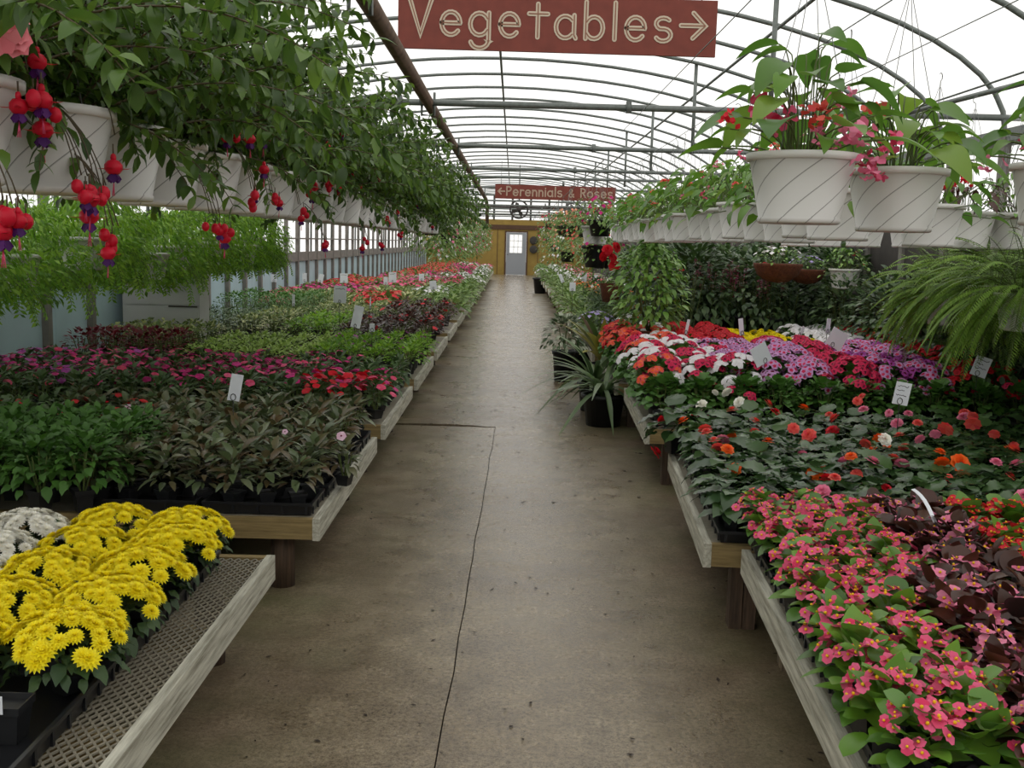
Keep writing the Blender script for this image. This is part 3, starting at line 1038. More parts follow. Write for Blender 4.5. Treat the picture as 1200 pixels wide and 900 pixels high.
for i, (y0, y1) in enumerate(RB):
    bench(['grey bench with weathered edge board under the wax begonias', 'bench on dark posts under the large-leaved begonias'][i] if i < 2 else '%s low wooden plant bench along the right of the aisle' % ORD[i],
          (.81, .81, .90, .915)[i] if i < 4 else .9, y0, 3.6, y1, RZ, (-.07, -.07, -.036, -.005)[i] if i < 4 else -.02, 1, boards=('board_y', 'board_w'), posts='square' if i == 0 else 'dark')


def tray(label, x, y, z, w, d, h=.055, rz=0.0, group=None, ribs=True):
    root = thing('nursery_tray', label, 'tray', (x, y, z), rz, group)
    mb = MB()
    def rect(a, b, zz): return [(-a, -b, zz), (a, -b, zz), (a, b, zz), (-a, b, zz)]
    a, b = w / 2, d / 2
    loops = [rect(a - .012, b - .012, 0), rect(a - .003, b - .003, h - .012), rect(a, b, h - .012), rect(a, b, h), rect(a - .012, b - .012, h), rect(a - .02, b - .02, .004), ]
    V = [p for l in loops for p in l]; F = []
    for i in range(len(loops) - 1):
        for k in range(4):
            F.append((4 * i + k, 4 * i + (k + 1) % 4, 4 * i + 4 + (k + 1) % 4, 4 * i + 4 + k))
    F.append((20, 21, 22, 23)); F.append((3, 2, 1, 0))
    mb.add(V, F)
    ob('shell', mb.mesh('tray shell', MT['tray'], smooth=False), root)
    if ribs:
        mb = MB()
        n = max(2, int(d / .09))
        for k in range(n):
            yy = -b + .03 + (d - .06) * k / (n - 1)
            for sx in (-1, 1):
                mb.box((sx * (a - .004) - .004, yy - .006, .004), (sx * (a - .004) + .004, yy + .006, h - .012))
        n = max(2, int(w / .09))
        for k in range(n):
            xx = -a + .03 + (w - .06) * k / (n - 1)
            for sy in (-1, 1):
                mb.box((xx - .006, sy * (b - .004) - .004, .004), (xx + .006, sy * (b - .004) + .004, h - .012))
        ob('ribs', mb.mesh('tray ribs', MT['tray'], smooth=False), root)['kind'] = 'stuff'
    return root


# ------------------------------------------------------------------ plant tags
def plant_tag(px, py, w_px, h_px, y, label, yaw=0.0, tilt=0.0, drop=.2, lines=0, name='plant_tag', cat='plant tag'):
    p = at_y(px, py, y)
    k = y / F_PX
    w, h = w_px * k, h_px * k
    root = thing(name, label, cat, (p[0], p[1], p[2] - h / 2 - drop), yaw)
    mb = MB(); mb.box((-w / 2, -.0015, 0), (w / 2, .0015, h))
    c, s = math.cos(tilt), math.sin(tilt)
    M = np.eye(4); M[:3, :3] = [[c, 0, s], [0, 1, 0], [-s, 0, c]]; M[:3, 3] = (0, 0, drop)
    cd = ob('card', mb.mesh('card', MT['card'], smooth=False), root, M)
    if lines:
        mb = MB(); R = random.Random(int(px))
        for q in range(lines):
            zz = h * (.82 - .62 * q / max(1, lines))
            pts = [(-w * .36 + w * .72 * t / 9 * R.uniform(.9, 1), zz + R.uniform(-.04, .04) * h) for t in range(10 - 3 * (q % 2))]
            stroke(mb, pts, w * .018, -.0022, 0)
        ob('writing', mb.mesh('writing', MT['ink'], smooth=False), cd)
    mb = MB()
    r = .0022 if y < 8 else .003
    mb.tube([(0, .004, -.12), (0, .004, drop + .01)], r, 4)
    mb.tube([(.014 * math.cos(t * .785), -.004, drop + .02 + .018 * math.sin(t * .785)) for t in range(9)], r * .9, 4)
    ob('stake', mb.mesh('stake', MT['blackwire']), root)
    return root


# =================================================================== HANGING BASKETS
def pot_white():
    mb = MB()
    mb.lathe([(.001, .0), (.112, 0), (.118, .004), (.119, .016), (.116, .018), (.150, .182)], 32)
    return mb.mesh('pot', MT['pot_w'])


def pot_rim():
    mb = MB()
    mb.lathe([(.150, .178), (.160, .180), (.161, .200), (.150, .201), (.147, .182)], 32)
    return mb.mesh('pot rim', MT['pot_rim'])


def pot_dark():
    mb = MB(); mb.lathe([(.001, 0), (.11, 0), (.148, .18), (.156, .18), (.156, .2), (.145, .2), (.14, .175), (.001, .175)], 16)
    return mb.mesh('dark pot', MT['pot_b'])


def soil_disc(r, z):
    mb = MB(); mb.add(*disc(r, 20, .01), TR(0, 0, z)); return mb.mesh('soil', MT['soil'])


def hanger_mesh(h=.62, r=.155, z0=.19, n=4):
    mb = MB()
    for k in range(n):
        a = 2 * math.pi * k / n + .5
        mb.tube([(r * math.cos(a), r * math.sin(a), z0), (.004 * math.cos(a), .004 * math.sin(a), z0 + h - .06)], .0016, 3)
    mb.tube([(0, 0, z0 + h - .07), (0, 0, z0 + h - .03)] + [(.018 * math.sin(t) , 0, z0 + h - .012 - .018 * math.cos(t)) for t in (0.6, 1.2, 1.9, 2.6, 3.3, 4.0)], .0024, 4)
    return mb.mesh('hanger', MT['wire'])


PW, PRIM, SOIL_W, HANG, HANG_T, HANG_F, PD = pot_white(), pot_rim(), soil_disc(.148, .175), hanger_mesh(), hanger_mesh(.9), hanger_mesh(1.03), pot_dark()


def fuchsia_foliage(seed, nst=44, trail=4, scale=1.0):
    R = random.Random(seed)
    mb = MB()
    TL = [leaf(.058, .028, 4, .2, .3, 'ovate'), leaf(.05, .025, 4, .25, .45, 'ovate'), leaf(.042, .018, 3, .2, .2, 'lance')]
    for i in range(nst):
        a = R.uniform(0, 6.28)
        low = i < trail
        el = R.uniform(-.1, .4) if low else R.uniform(.45, 1.5)
        L = (R.uniform(.34, .5) if low else R.uniform(.5, .86)) * scale
        d = np.array([math.cos(a) * math.cos(el), math.sin(a) * math.cos(el), math.sin(el)])
        p = np.array([.07 * math.cos(a), .07 * math.sin(a), .17 if not low else .2])
        pts = [p.copy()]
        n = int(L / .03)
        for k in range(n):
            d = norm(d + np.array([R.gauss(0, .07), R.gauss(0, .07), -.065 if low else -.038 - .026 * k / n]))
            p = p + d * .03
            pts.append(p.copy())
            if k < 1:
                continue
            ax = norm(np.cross(d, (0, 0, 1)))
            for sgn in (-1, 1, 1) if not low else (-1, 1):
                ph = (k % 2) * 1.4 + R.uniform(-.6, .6)
                side = norm(ax * math.cos(ph) * sgn + np.cross(d, ax) * math.sin(ph) * sgn + d * .55 + np.array([0, 0, -.25]))
                mb.add(*R.choice(TL), frame(p, side, (R.uniform(-.5, .5), R.uniform(-.5, .5), 1), R.uniform(.75, 1.2)), 0)
        mb.tube(pts, [.0034 - .0024 * j / len(pts) for j in range(len(pts))], 4, 1, False)
    return mb.mesh('fuchsia foliage', [MT['l_fuch'], MT['stem_r']])


FUCH = [fuchsia_foliage(100 + k) for k in range(4)]
FUCH_B = [fuchsia_foliage(200 + k, 40, 3, 1.0) for k in range(2)]
BLOOM, BUD = fl_fuchsia(), fl_bud()


def basket(label, x, y, z, foliage, group=None, kind='hanging_basket', rz=None, pot='white', scale=1.0, hang=HANG, fo=None):
    root = thing(kind, label, 'hanging plant', (x, y, z), random.uniform(0, 6.28) if rz is None else rz, group, scale)
    if pot == 'white':
        p = ob('pot', PW, root); ob('pot_rim', PRIM, p); ob('soil', SOIL_W, p)
    elif pot == 'dark':
        ob('pot', PD, root)
    if hang:
        ob('hanger', hang, root)
    if foliage:
        f = ob('foliage', foliage, root)
        if len(foliage.polygons) > 3000: f['kind'] = 'stuff'
    return root


def cable(name, label, x, y0, y1, z):
    mb = MB(); mb.tube([(x, y0, z), (x, y1, z)], .0025 if 'wire' in label else .006, 5)
    return tag(ob(name, mb.mesh('cable', MT['galv'])), label, 'pipe')


def local_child(root, name, mesh, P, scale=1.0, rz=0.0, extra=None):
    """a child part put at a world point"""
    M = Matrix.Translation(root.location) @ root.rotation_euler.to_matrix().to_4x4() @ Matrix.Scale(root.scale[0], 4)
    W = Matrix.Translation([float(q) for q in P]) @ Matrix.Rotation(rz, 4, 'Z') @ Matrix.Scale(scale, 4)
    if extra is not None:
        W = W @ extra
    o = ob(name, mesh, root, M.inverted() @ W)
    return o


# aisle row on the left: fuchsias in white pots
LEFT_A = []
xa = -1.12
ys = [2.03, 2.48, 2.86] + [3.3 + .46 * k for k in range(23)]
for i, y in enumerate(ys):
    lab = ('fuchsia in a white hanging pot, %s from the front of the aisle-side row' % ORD[i]) if i < 18 else 'fuchsia in a white pot, %s from the front of the aisle-side row' % ORD[i]
    r = basket(lab, xa + random.uniform(-.02, .02), y, 1.685, FUCH[i % 4], 'fuchsia baskets along the left of the aisle', scale=1.0 if i else 1.02)
    LEFT_A.append((y, r))
cable('hanging_pipe', 'thin pipe carrying the aisle-side fuchsia pots', -1.12, 1.2, 44, 1.685 + .19 + .62)
for i, y in enumerate([2.3 + .56 * k for k in range(21)]):
    basket('fuchsia basket hung higher, %s from the front of the second left row' % ORD[i], -1.78 + random.uniform(-.06, .06), y, 1.9, FUCH_B[i % 2], 'second row of fuchsia baskets')
cable('hanging_pipe', 'thin pipe carrying the second row of fuchsia baskets', -1.78, 1.2, 30, 1.9 + .81)


def fuchsia_cluster(px, py, n, x=-.93, spread=.03, open_=True):
    c = at_x(px, py, x)
    y, root = min(LEFT_A, key=lambda t: abs(t[0] - c[1]))
    R = random.Random(int(px * 7 + py))
    for k in range(n):
        P = c + np.array([R.uniform(-spread, spread) * .6, R.uniform(-spread, spread) * 1.4, R.uniform(-spread, spread) * .7 + .03])
        mesh = BLOOM if (k % 3 == 1 or n == 1) else BUD
        local_child(root, 'flower', mesh, P, R.uniform(.95, 1.25), R.uniform(0, 6))
    mb = MB()
    up = c + np.array([-.03, 0, .03])
    for k in range(max(1, min(3, n - 1))):
        q = c + np.array([0, (k - 1) * spread, .03])
        A, B_, C_ = q, up + (0, 0, .16), up + (-.12, 0, .2)
        mb.tube([A * (1 - t) ** 2 + 2 * B_ * t * (1 - t) + C_ * t * t for t in np.linspace(0, 1, 8)], .0016, 4, 0)
    for k in range(4):
        mb.add(*leaf(.05, .024, 3, .2, .4), frame(up + (-.02 * k, R.uniform(-.03, .03), .1 + .02 * k), (R.uniform(-.3, .8), R.uniform(-1, 1), -.6)), 1)
    M = Matrix.Translation(root.location) @ root.rotation_euler.to_matrix().to_4x4() @ Matrix.Scale(root.scale[0], 4)
    ob('flower_stem', mb.mesh('flower stem', [MT['stem_r'], MT['l_fuch']]), root, M.inverted())


for px, py, n in ((15, 258, 6), (42, 105, 5), (62, 130, 2), (36, 72, 1), (96, 222, 5), (118, 232, 4), (133, 280, 4), (141, 175, 1), (272, 156, 3), (288, 150, 3), (308, 148, 1),
                  (298, 232, 4), (320, 236, 3), (352, 248, 3), (368, 222, 5), (384, 216, 4), (398, 218, 3), (250, 262, 4), (262, 265, 2), (364, 178, 2), (380, 165, 3), (340, 93, 1), (302, 188, 1),
                  (410, 205, 2), (443, 205, 2), (462, 195, 2), (424, 212, 1), (455, 256, 3), (467, 247, 1), (489, 236, 1), (430, 283, 3), (470, 275, 3), (525, 272, 2), (405, 155, 2), (420, 128, 1), (380, 288, 3), (448, 290, 2), (505, 262, 1)):
    fuchsia_cluster(px, py, n, spread=.032 if px < 200 else .04)
ROSE = {c: fl_rose(c) for c in ('coral', 'orange', 'red', 'cream', 'lightpink', 'pink', 'salmon')}
for px, py in ((5, 22), (12, 42), (-4, 38)):
    local_child(LEFT_A[0][1], 'flower', ROSE['salmon'], at_x(px, py, -.86), 1.1, px, Matrix.Rotation(1.2, 4, 'Y'))


def fern_foliage(seed, nf=46, L=.62, mat='l_fern', droop=.09, pin=.05, up=(.2, 1.2), z0=.2):
    R = random.Random(seed); mb = MB()
    T = leaf(pin, pin * .38, 2, .1, .2, 'lance')
    for i in range(nf):
        a = R.uniform(0, 6.28); el = R.uniform(*up)
        d = np.array([math.cos(a) * math.cos(el), math.sin(a) * math.cos(el), math.sin(el)])
        p = np.array([.06 * math.cos(a), .06 * math.sin(a), z0]); l = L * R.uniform(.7, 1.15)
        n = int(l / .016); pts = [p.copy()]
        for k in range(n):
            d = norm(d + np.array([R.gauss(0, .02), R.gauss(0, .02), -droop * .73]))
            p = p + d * .016; pts.append(p.copy())
            ax = norm(np.cross(d, (0, 0, 1))); s = math.sin(math.pi * (k + 1.5) / (n + 2)) ** .6
            for sg in (-1, 1):
                mb.add(*T, frame(p, norm(ax * sg + d * .5 + np.array([0, 0, -.2])), (0, 0, 1), s * R.uniform(.85, 1.1)), 0)
        mb.tube(pts[::3], .0018, 3, 1, False)
    return mb.mesh('fern fronds', [MT[mat], MT['stem']])


def leafy_fern(seed):
    """dense drooping mass of small bright leaves with fronds hanging out below"""
    R = random.Random(seed); mb = MB()
    T = [leaf(.042, .02, 2, .2, .3), leaf(.034, .018, 2, .2, .4), leaf(.05, .016, 2, .1, .3, 'lance')]
    for i in range(1700):
        a = R.uniform(0, 6.28); s = R.uniform(.45, 1) ** .5; el = R.uniform(-1.1, 1.4)
        P = (.42 * s * math.cos(a) * math.cos(el), .42 * s * math.sin(a) * math.cos(el), .2 + .32 * s * math.sin(el))
        mb.add(*R.choice(T), frame(P, (math.cos(a), math.sin(a), R.uniform(-1.4, .2)), (R.uniform(-.6, .6), R.uniform(-.6, .6), 1), R.uniform(.8, 1.4)), 0)
    P_ = leaf(.045, .018, 2, .1, .2, 'lance')
    for i in range(26):
        a = R.uniform(0, 6.28); d = np.array([math.cos(a) * .8, math.sin(a) * .8, .1]); p = np.array([.2 * math.cos(a), .2 * math.sin(a), .15]); pts = [p]
        for k in range(R.randint(10, 19)):
            d = norm(d + np.array([0, 0, -.13])); p = p + d * .022; pts.append(p)
            ax = norm(np.cross(d, (math.cos(a), math.sin(a), .01)) + 1e-6)
            for sg in (-1, 1):
                mb.add(*P_, frame(p, norm(ax * sg + d * .6), (math.cos(a), math.sin(a), .5), R.uniform(.7, 1.1)), 0)
        mb.tube(pts[::3], .0018, 3, 1, False)
    return mb.mesh('fern fronds', [MT['l_fern'], MT['stem']])


FERN_L = [leafy_fern(300 + k) for k in range(3)]
FERN_R = [fern_foliage(320 + k, 110, .56, 'l_fern2', .075, .05, (-.4, 1.35)) for k in range(3)]
k = 0
for y in [3.9 + .62 * j for j in range(13)]:
    basket('bright green fern, %s from the front in the left row below the fuchsias' % ORD[k], -2.75 + random.uniform(-.12, .12), y, 1.29 + random.uniform(-.05, .1), FERN_L[k % 3], 'hanging ferns on the left', 'hanging_fern', hang=HANG_F); k += 1
for y in [5.6 + .75 * j for j in range(8)]:
    basket('bright green fern, %s from the front in the row by the left wall' % ORD[k - 13], -3.55 + random.uniform(-.1, .1), y, 1.27 + random.uniform(-.05, .1), FERN_L[k % 3], 'hanging ferns by the left wall', 'hanging_fern', hang=HANG_F); k += 1
for x in (-2.75, -3.55):
    cable('hanging_pipe', 'thin pipe carrying the ferns ' + ('beside the left wall' if x < -3 else 'of the left row'), x, 1.2, 26, 2.5)

# the right-hand baskets
DWL = leaf_meshes('dragon wing leaf', MT['l_dw'], [leaf(.125, .078, 8, .2, .45, 'heart', .18), leaf(.10, .064, 8, .25, .3, 'heart', -.18), leaf(.075, .05, 6, .2, .5, 'heart', .15)])
SPRAY = [fl_spray('coral', 10), fl_spray('pink', 8), fl_spray('lightpink', 7), fl_spray('coral', 8)]
SPRAY_R = [fl_spray('darkred', 9), fl_spray('red', 7)]


def dragon_wing(root, seed, n=30, up=.36, z0=.19, r=.19, leafset=DWL, mat='stem', flowers=SPRAY, nf=7, bias=0.0):
    R = random.Random(seed); mb = MB()
    for i in range(n):
        t = (i + .5) / n; a = i * 2.4 + R.uniform(-.3, .3)
        h = up * (1 - t) * R.uniform(.7, 1.1) + .02; rr = .05 + r * t ** .8
        P = np.array([rr * math.cos(a) + bias * h, rr * math.sin(a), z0 + h])
        d = norm((math.cos(a), math.sin(a), R.uniform(-.5, .35)))
        ob('leaf', leafset[i % len(leafset)], root, frame(P, d, (R.uniform(-.4, .4), R.uniform(-.4, .4), 1), R.uniform(1.0, 1.45)))
        S0 = np.array([.05 * math.cos(a), .05 * math.sin(a), z0 - .03]); S1 = np.array([P[0] * .35, P[1] * .35, P[2]])
        mb.tube([S0 * (1 - t) ** 2 + 2 * S1 * t * (1 - t) + P * t * t for t in np.linspace(0, 1, 6)], .0026, 4, 0, False)
    ob('stems', mb.mesh('begonia stems', MT[mat]), root)
    for i in range(nf):
        a = R.uniform(0, 6.28); rr = r * R.uniform(.5, 1.1)
        ob('flower', R.choice(flowers), root, TR(rr * math.cos(a), rr * math.sin(a), z0 + up * R.uniform(.25, .95), R.uniform(0, 6), R.uniform(.8, 1.2)))


P1 = basket('white swirl pot of pink wing-leaved begonia hanging nearest the aisle under the arch', .835, 3.05, 1.675, None, rz=.4)
dragon_wing(P1, 11, 44, .33, nf=3)
for px, py, s in ((855, 137, .6), (962, 128, .9), (968, 148, 1.0), (990, 108, .8), (998, 140, 1.1), (1010, 150, .9), (1022, 180, 1.0), (1015, 200, .6), (975, 168, .5), (905, 150, .5)):
    local_child(P1, 'flower', random.choice(SPRAY) if px > 860 else SPRAY_R[1], at_y(px, py - 8, 2.93), s * 1.2, px)
P2 = basket('white swirl pot of begonia with big dark leaves hanging right of the nearest aisle pot', 1.235, 3.38, 1.665, None, rz=1.1)
dragon_wing(P2, 12, 40, .24, nf=1)
for px, py in ((1030, 185), (1018, 175), (1045, 152)):
    local_child(P2, 'flower', SPRAY[1], at_y(px, py, 3.18), 1.0, px)
P4 = basket('white swirl pot of begonia cut by the picture edge at upper right', 1.79, 3.42, 1.70, None, rz=2.1)
dragon_wing(P4, 13, 40, .26, nf=2)
local_child(P4, 'flower', SPRAY[2], at_y(1160, 178, 3.4), 1.0)


def begonia_merged(seed, n=60, up=.3, r=.24, L=.1, mat='l_dw', fl=('coral', 5)):
    R = random.Random(seed); mb = MB()
    T = [leaf(L, L * .58, 4, .2, .45, 'heart', .18), leaf(L * .8, L * .48, 3, .2, .3, 'heart', -.18)]
    for i in range(n):
        t = (i + .5) / n; a = i * 2.4 + R.uniform(-.4, .4)
        h = up * (1 - t ** 1.5) * R.uniform(.6, 1.1) - .1 * max(0, t - .75) * 4 * R.random(); rr = .04 + r * t ** .7
        mb.add(*R.choice(T), frame((rr * math.cos(a), rr * math.sin(a), .2 + h), (math.cos(a), math.sin(a), R.uniform(-.9, .3)), (R.uniform(-.4, .4), R.uniform(-.4, .4), 1), R.uniform(.8, 1.25)), 0)
        if i % 3 == 0:
            mb.tube([(.04 * math.cos(a), .04 * math.sin(a), .17), (rr * math.cos(a), rr * math.sin(a), .2 + h)], .003, 3, 1, False)
    return mb.mesh('begonia foliage', [MT[mat], MT['stem']])


BEG = [begonia_merged(400 + k) for k in range(4)]
BEG_D = [begonia_merged(410 + k, 60, .2, .19, .07, 'l_bronze') for k in range(2)]
TRAIL = [begonia_merged(415 + k, 120, .22, .22, .045, 'l_bush') for k in range(2)]
ys = [4.15 + .42 * k for k in range(20)]
for i, y in enumerate(ys):
    r = basket('leafy begonia in a white swirl pot, %s in the receding right-hand row' % ORD[i], 1.30 + random.uniform(-.03, .03), y, 1.64 + .012 * math.sin(i * 2), BEG[i % 4] if i % 5 != 4 else TRAIL[0], 'receding right-hand row of white pots')
    for q in range(2 if i % 2 else 1):
        a = random.uniform(2.2, 4.2)
        local_child(r, 'flower', random.choice(SPRAY), (r.location[0] + .17 * math.cos(a), r.location[1] + .17 * math.sin(a), r.location[2] + random.uniform(.3, .48)), .75)
cable('hanging_pipe', 'thin wire carrying the receding right-hand row of pots', 1.28, 1.2, 44, 2.46)
cable('hanging_pipe', 'thin wire over the nearest right-hand pot', .845, 1.2, 8.4, 2.5)
cable('hanging_pipe', 'thin pipe carrying the outer right-hand baskets', 2.5, 1.2, 30, 2.5)
cable('hanging_pipe', 'thin wire over the basket at the right picture edge', 1.79, 1.2, 8.4, 2.51)
for i, (x, y, fo, lab) in enumerate([(2.48, 5.7, BEG_D[0], 'white swirl pot of bronze begonia with dark red blooms'), (2.78, 5.75, TRAIL[0], 'white pot with light green trailing plant beside the bronze begonia pot'), (2.5, 6.5, BEG_D[1], 'white pot half hidden behind the bronze begonia pot'),
                                     (3.25, 6.0, TRAIL[1], 'white pot of green foliage at the right edge beyond the ferns'), (2.5, 7.4, BEG[1], 'leafy white pot, first behind the bronze begonia pots'), (2.5, 8.3, BEG[2], 'leafy white pot, second behind the bronze begonia pots'), (2.5, 9.2, BEG[3], 'leafy white pot, third behind the bronze begonia pots'), (2.0, 5.0, None, 'white pot hidden low behind the second near pot')]):
    r = basket(lab, x, y, 1.63, fo, None)
    if fo in BEG_D:
        for q in range(4):
            a = random.uniform(2.5, 5)
            local_child(r, 'flower', random.choice(SPRAY_R), (x + .13 * math.cos(a), y + .13 * math.sin(a), 1.63 + random.uniform(.28, .5)), .9)
    if fo is None:
        ob('foliage', BEG[0], r)
FLAB = ['nearest the begonia bed'] + ['%s behind the nearest one' % ORD[q] for q in range(12)]
for i, (x, y) in enumerate([(2.75, 5.5), (3.15, 5.3), (3.5, 5.2), (2.95, 6.3), (3.4, 6.4), (3.05, 7.2), (3.55, 7.4), (3.3, 4.75), (3.6, 4.5), (3.6, 8.3)]):
    basket('yellow-green fern arching from its basket on the right, %s' % (FLAB[i]), x, y, 1.2 + .1 * math.sin(i), FERN_R[i % 3], 'hanging ferns on the right', 'hanging_fern', hang=HANG_T)

# baskets far down the aisle
def trailing_basket(seed, col, n=420, fcol=40, up=.26, down=.55, R0=.33):
    R = random.Random(seed); mb = MB(); T = leaf(.06, .032, 2, .2, .3); P = leaf(.03, .032, 2, .1, .2, 'petal')
    for i in range(n):
        a = R.uniform(0, 6.28); t = R.random()
        if t < .5: rr, z = R0 * R.uniform(.3, 1), .2 + up * R.uniform(.1, 1)
        else: rr, z = R0 * R.uniform(.75, 1.1), .25 - down * R.random()
        mb.add(*T, frame((rr * math.cos(a), rr * math.sin(a), z), (math.cos(a), math.sin(a), R.uniform(-1, .4)), (R.uniform(-.4, .4), R.uniform(-.4, .4), 1), R.uniform(.9, 1.5)), 0)
        if i < fcol:
            rr *= 1.1
            n_ = norm((math.cos(a), math.sin(a), .5))
            B = frame((rr * math.cos(a), rr * math.sin(a), z + .02), np.cross(n_, (.1, .2, 1)), n_)
            for k in range(4):
                mb.add(*P, B @ frame((0, 0, .01), (math.cos(k * 1.57), math.sin(k * 1.57), .3)), 1)
    return mb.mesh('trailing foliage', [MT['l_far'], FL[col]])


FARB = {c: trailing_basket(500 + i, c, fcol=(70 if c in ('rose', 'peach', 'coral') else 36)) for i, c in enumerate(('white', 'lightpink', 'rose', 'peach', 'coral', 'magenta'))}
seq = ['white', 'white', 'lightpink', 'white', 'magenta', 'white', 'rose']
for i, y in enumerate([14.0 + 1.0 * k for k in range(24)]):
    c = seq[i % 7]
    basket('distant trailing basket with %s blooms, %s beyond the fuchsias left of the aisle' % ({'lightpink': 'pink', 'rose': 'deep rose'}.get(c, c), ORD[i]), -1.15 + random.uniform(-.1, .1), y, 1.62 + random.uniform(-.12, .12), FARB[c], 'distant flower baskets, left', 'flower_basket', hang=HANG_T, pot='dark')
for i, (x, y, z, c, lab) in enumerate([(1.0, 28.5, 1.95, 'rose', 'distant basket of deep pink blooms nearest the far door'), (1.05, 22.5, 1.78, 'peach', 'distant basket of peach blooms, smaller one'), (.98, 18.5, 1.72, 'peach', 'distant basket of peach blooms, larger one'), (1.15, 16.5, 1.7, 'coral', 'distant basket of coral blooms behind the white pot'),
                                        (1.02, 25, 1.4, 'white', 'low distant basket of white blooms'), (1.05, 20, 1.25, 'white', 'low distant basket of trailing white blooms'), (1.3, 15.3, 1.25, 'white', 'low trailing basket under the coral one'), (1.06, 12.75, 1.7, 'magenta', 'magenta basket at the end of the white pots'), (1.05, 32, 1.6, 'white', 'farthest trailing basket on the right')]):
    basket(lab, x, y, z, FARB[c], None, 'flower_basket', hang=hanger_mesh(2.62 - z - .19), rz=i, pot='dark')
r = basket('white pot spilling green foliage over a dark pot below, far right of aisle', 1.02, 13.0, 1.60, TRAIL[1], None, rz=1, scale=1.15)
mb = MB(); mb.lathe([(.001, 0), (.12, 0), (.17, .25), (.178, .25), (.178, .28), (.16, .28), (.15, .24), (.001, .24)], 20)
o = thing('dark_pot', 'dark green pot hanging under the white pot', 'pot', (1.04, 13.15, 1.31)); ob('shell', mb.mesh('dark pot', MT['pot_b']), o); ob('hanger', HANG, o)
cable('hanging_pipe', 'thin pipe carrying the distant right-hand baskets', 1.05, 12.5, 44, 2.6)


# =================================================================== BEDS ON THE BENCHES
def var(fn, n=3):
    return [fn(k) for k in range(n)]


IMP_T = [leaf(.085, .036, 4, .25, .35, 'ovate'), leaf(.07, .03, 4, .3, .5, 'ovate'), leaf(.055, .026, 3, .2, .3, 'lance')]
K_DARK = Kind('dark_impatiens', 'bedding plant', var(lambda k: mound_mesh('dark foliage', MT['l_dark'], IMP_T, k, 34, .12, .15)),
              (leaf_meshes('dark leaf', MT['l_dark'], IMP_T), var(lambda k: mound(k, 34, .12, .15))), pot=POT_S, pot_h=.045, nsites=5, r=.11, h=.15)
K_IMP = Kind('impatiens', 'bedding plant', var(lambda k: mound_mesh('impatiens foliage', MT['l_imp'], IMP_T, k + 10, 34, .12, .14)), pot=POT_S, pot_h=.05, nsites=9, r=.13, h=.17)
MUM_T = [leaf(.06, .034, 4, .15, .3, 'ovate', 0, .08), leaf(.045, .028, 4, .2, .4, 'ovate', 0, .1)]
K_MUM = Kind('chrysanthemum', 'potted flower', var(lambda k: mound_mesh('mum foliage', MT['l_mum'], MUM_T, k + 20, 90, .15, .11, inner=.9, tilt0=.5, tilt1=-.6)), nsites=64, r=.17, h=.15, pot=POT_S, pot_h=.055)
K_GMUM = Kind('green_chrysanthemum', 'potted plant', var(lambda k: mound_mesh('mum foliage', MT['l_pel'], MUM_T, k + 25, 110, .15, .2, inner=.85, tilt1=-.5)), pot_h=.08)
WAX_T = [leaf(.068, .060, 6, .2, .2, 'round'), leaf(.056, .05, 6, .28, .35, 'round'), leaf(.076, .064, 6, .15, .15, 'heart')]
K_WAX = Kind('wax_begonia', 'bedding plant', var(lambda k: mound_mesh('begonia foliage', MT['l_wax'], WAX_T, k + 30, 30, .095, .13)),
             (leaf_meshes('wax leaf', MT['l_wax'], WAX_T), var(lambda k: mound(k + 30, 28, .095, .13, inner=.55))), nsites=11, r=.095, h=.15, pot_h=.06)
K_BRZ = Kind('bronze_begonia', 'bedding plant', var(lambda k: mound_mesh('bronze foliage', MT['l_bronze'], WAX_T, k + 35, 30, .095, .13)),
             (leaf_meshes('bronze leaf', MT['l_bronze'], WAX_T), var(lambda k: mound(k + 35, 28, .095, .13, inner=.55))), nsites=9, r=.095, h=.15, pot_h=.06)
TUB_T = [leaf(.125, .092, 8, .1, .3, 'heart', .14, .035), leaf(.105, .078, 8, .15, .45, 'heart', -.14, .035), leaf(.09, .058, 6, .12, .3, 'ovate', .1, .03)]
K_TUB = Kind('tuberous_begonia', 'potted flower', var(lambda k: mound_mesh('begonia foliage', MT['l_tub'], TUB_T, k + 40, 16, .12, .12)),
             (leaf_meshes('tuberous leaf', MT['l_tub'], TUB_T), var(lambda k: mound(k + 40, 24, .13, .15, inner=.6, tilt0=.45, tilt1=-.35, jz=.03))), nsites=4, r=.12, h=.2, pot_h=.05)
PEL_T = [leaf(.06, .064, 4, .15, .3, 'round', 0, .05), leaf(.048, .05, 4, .2, .2, 'round', 0, .05)]
K_PEL = Kind('pelargonium', 'potted flower', var(lambda k: mound_mesh('pelargonium foliage', MT['l_pel'], PEL_T, k + 50, 100, .18, .24, inner=.85, tilt1=-.6)), nsites=17, r=.19, h=.29, pot=POT_R, pot_h=.1)
SM_T = [leaf(.04, .026, 3, .15, .3), leaf(.032, .022, 3, .2, .3)]
def low(name, mat, seed, N=70, r=.14, h=.12, T=SM_T, **kw):
    return var(lambda k: mound_mesh(name + ' foliage', MT[mat], T, seed + k, N, r, h, inner=.85, **kw))
K_LIME = Kind('lime_bedding_plant', 'bedding plant', low('lime', 'l_lime', 60, h=.1))
K_GRN = Kind('green_bedding_plant', 'bedding plant', low('green', 'l_fern', 63), nsites=4, r=.13, h=.13)
K_RED = Kind('coleus', 'foliage plant', low('coleus', 'l_red', 66, h=.16))
K_VAR = Kind('variegated_bedding_plant', 'foliage plant', low('variegated', 'l_vari', 69, h=.16))
K_BROWN = Kind('bronze_foliage_plant', 'foliage plant', low('bronze', 'l_bronze', 72, h=.13), nsites=3, r=.13, h=.14)
K_DGRN = Kind('dark_green_plant', 'foliage plant', low('dark green', 'l_shrub', 75, 90, .2, .26))
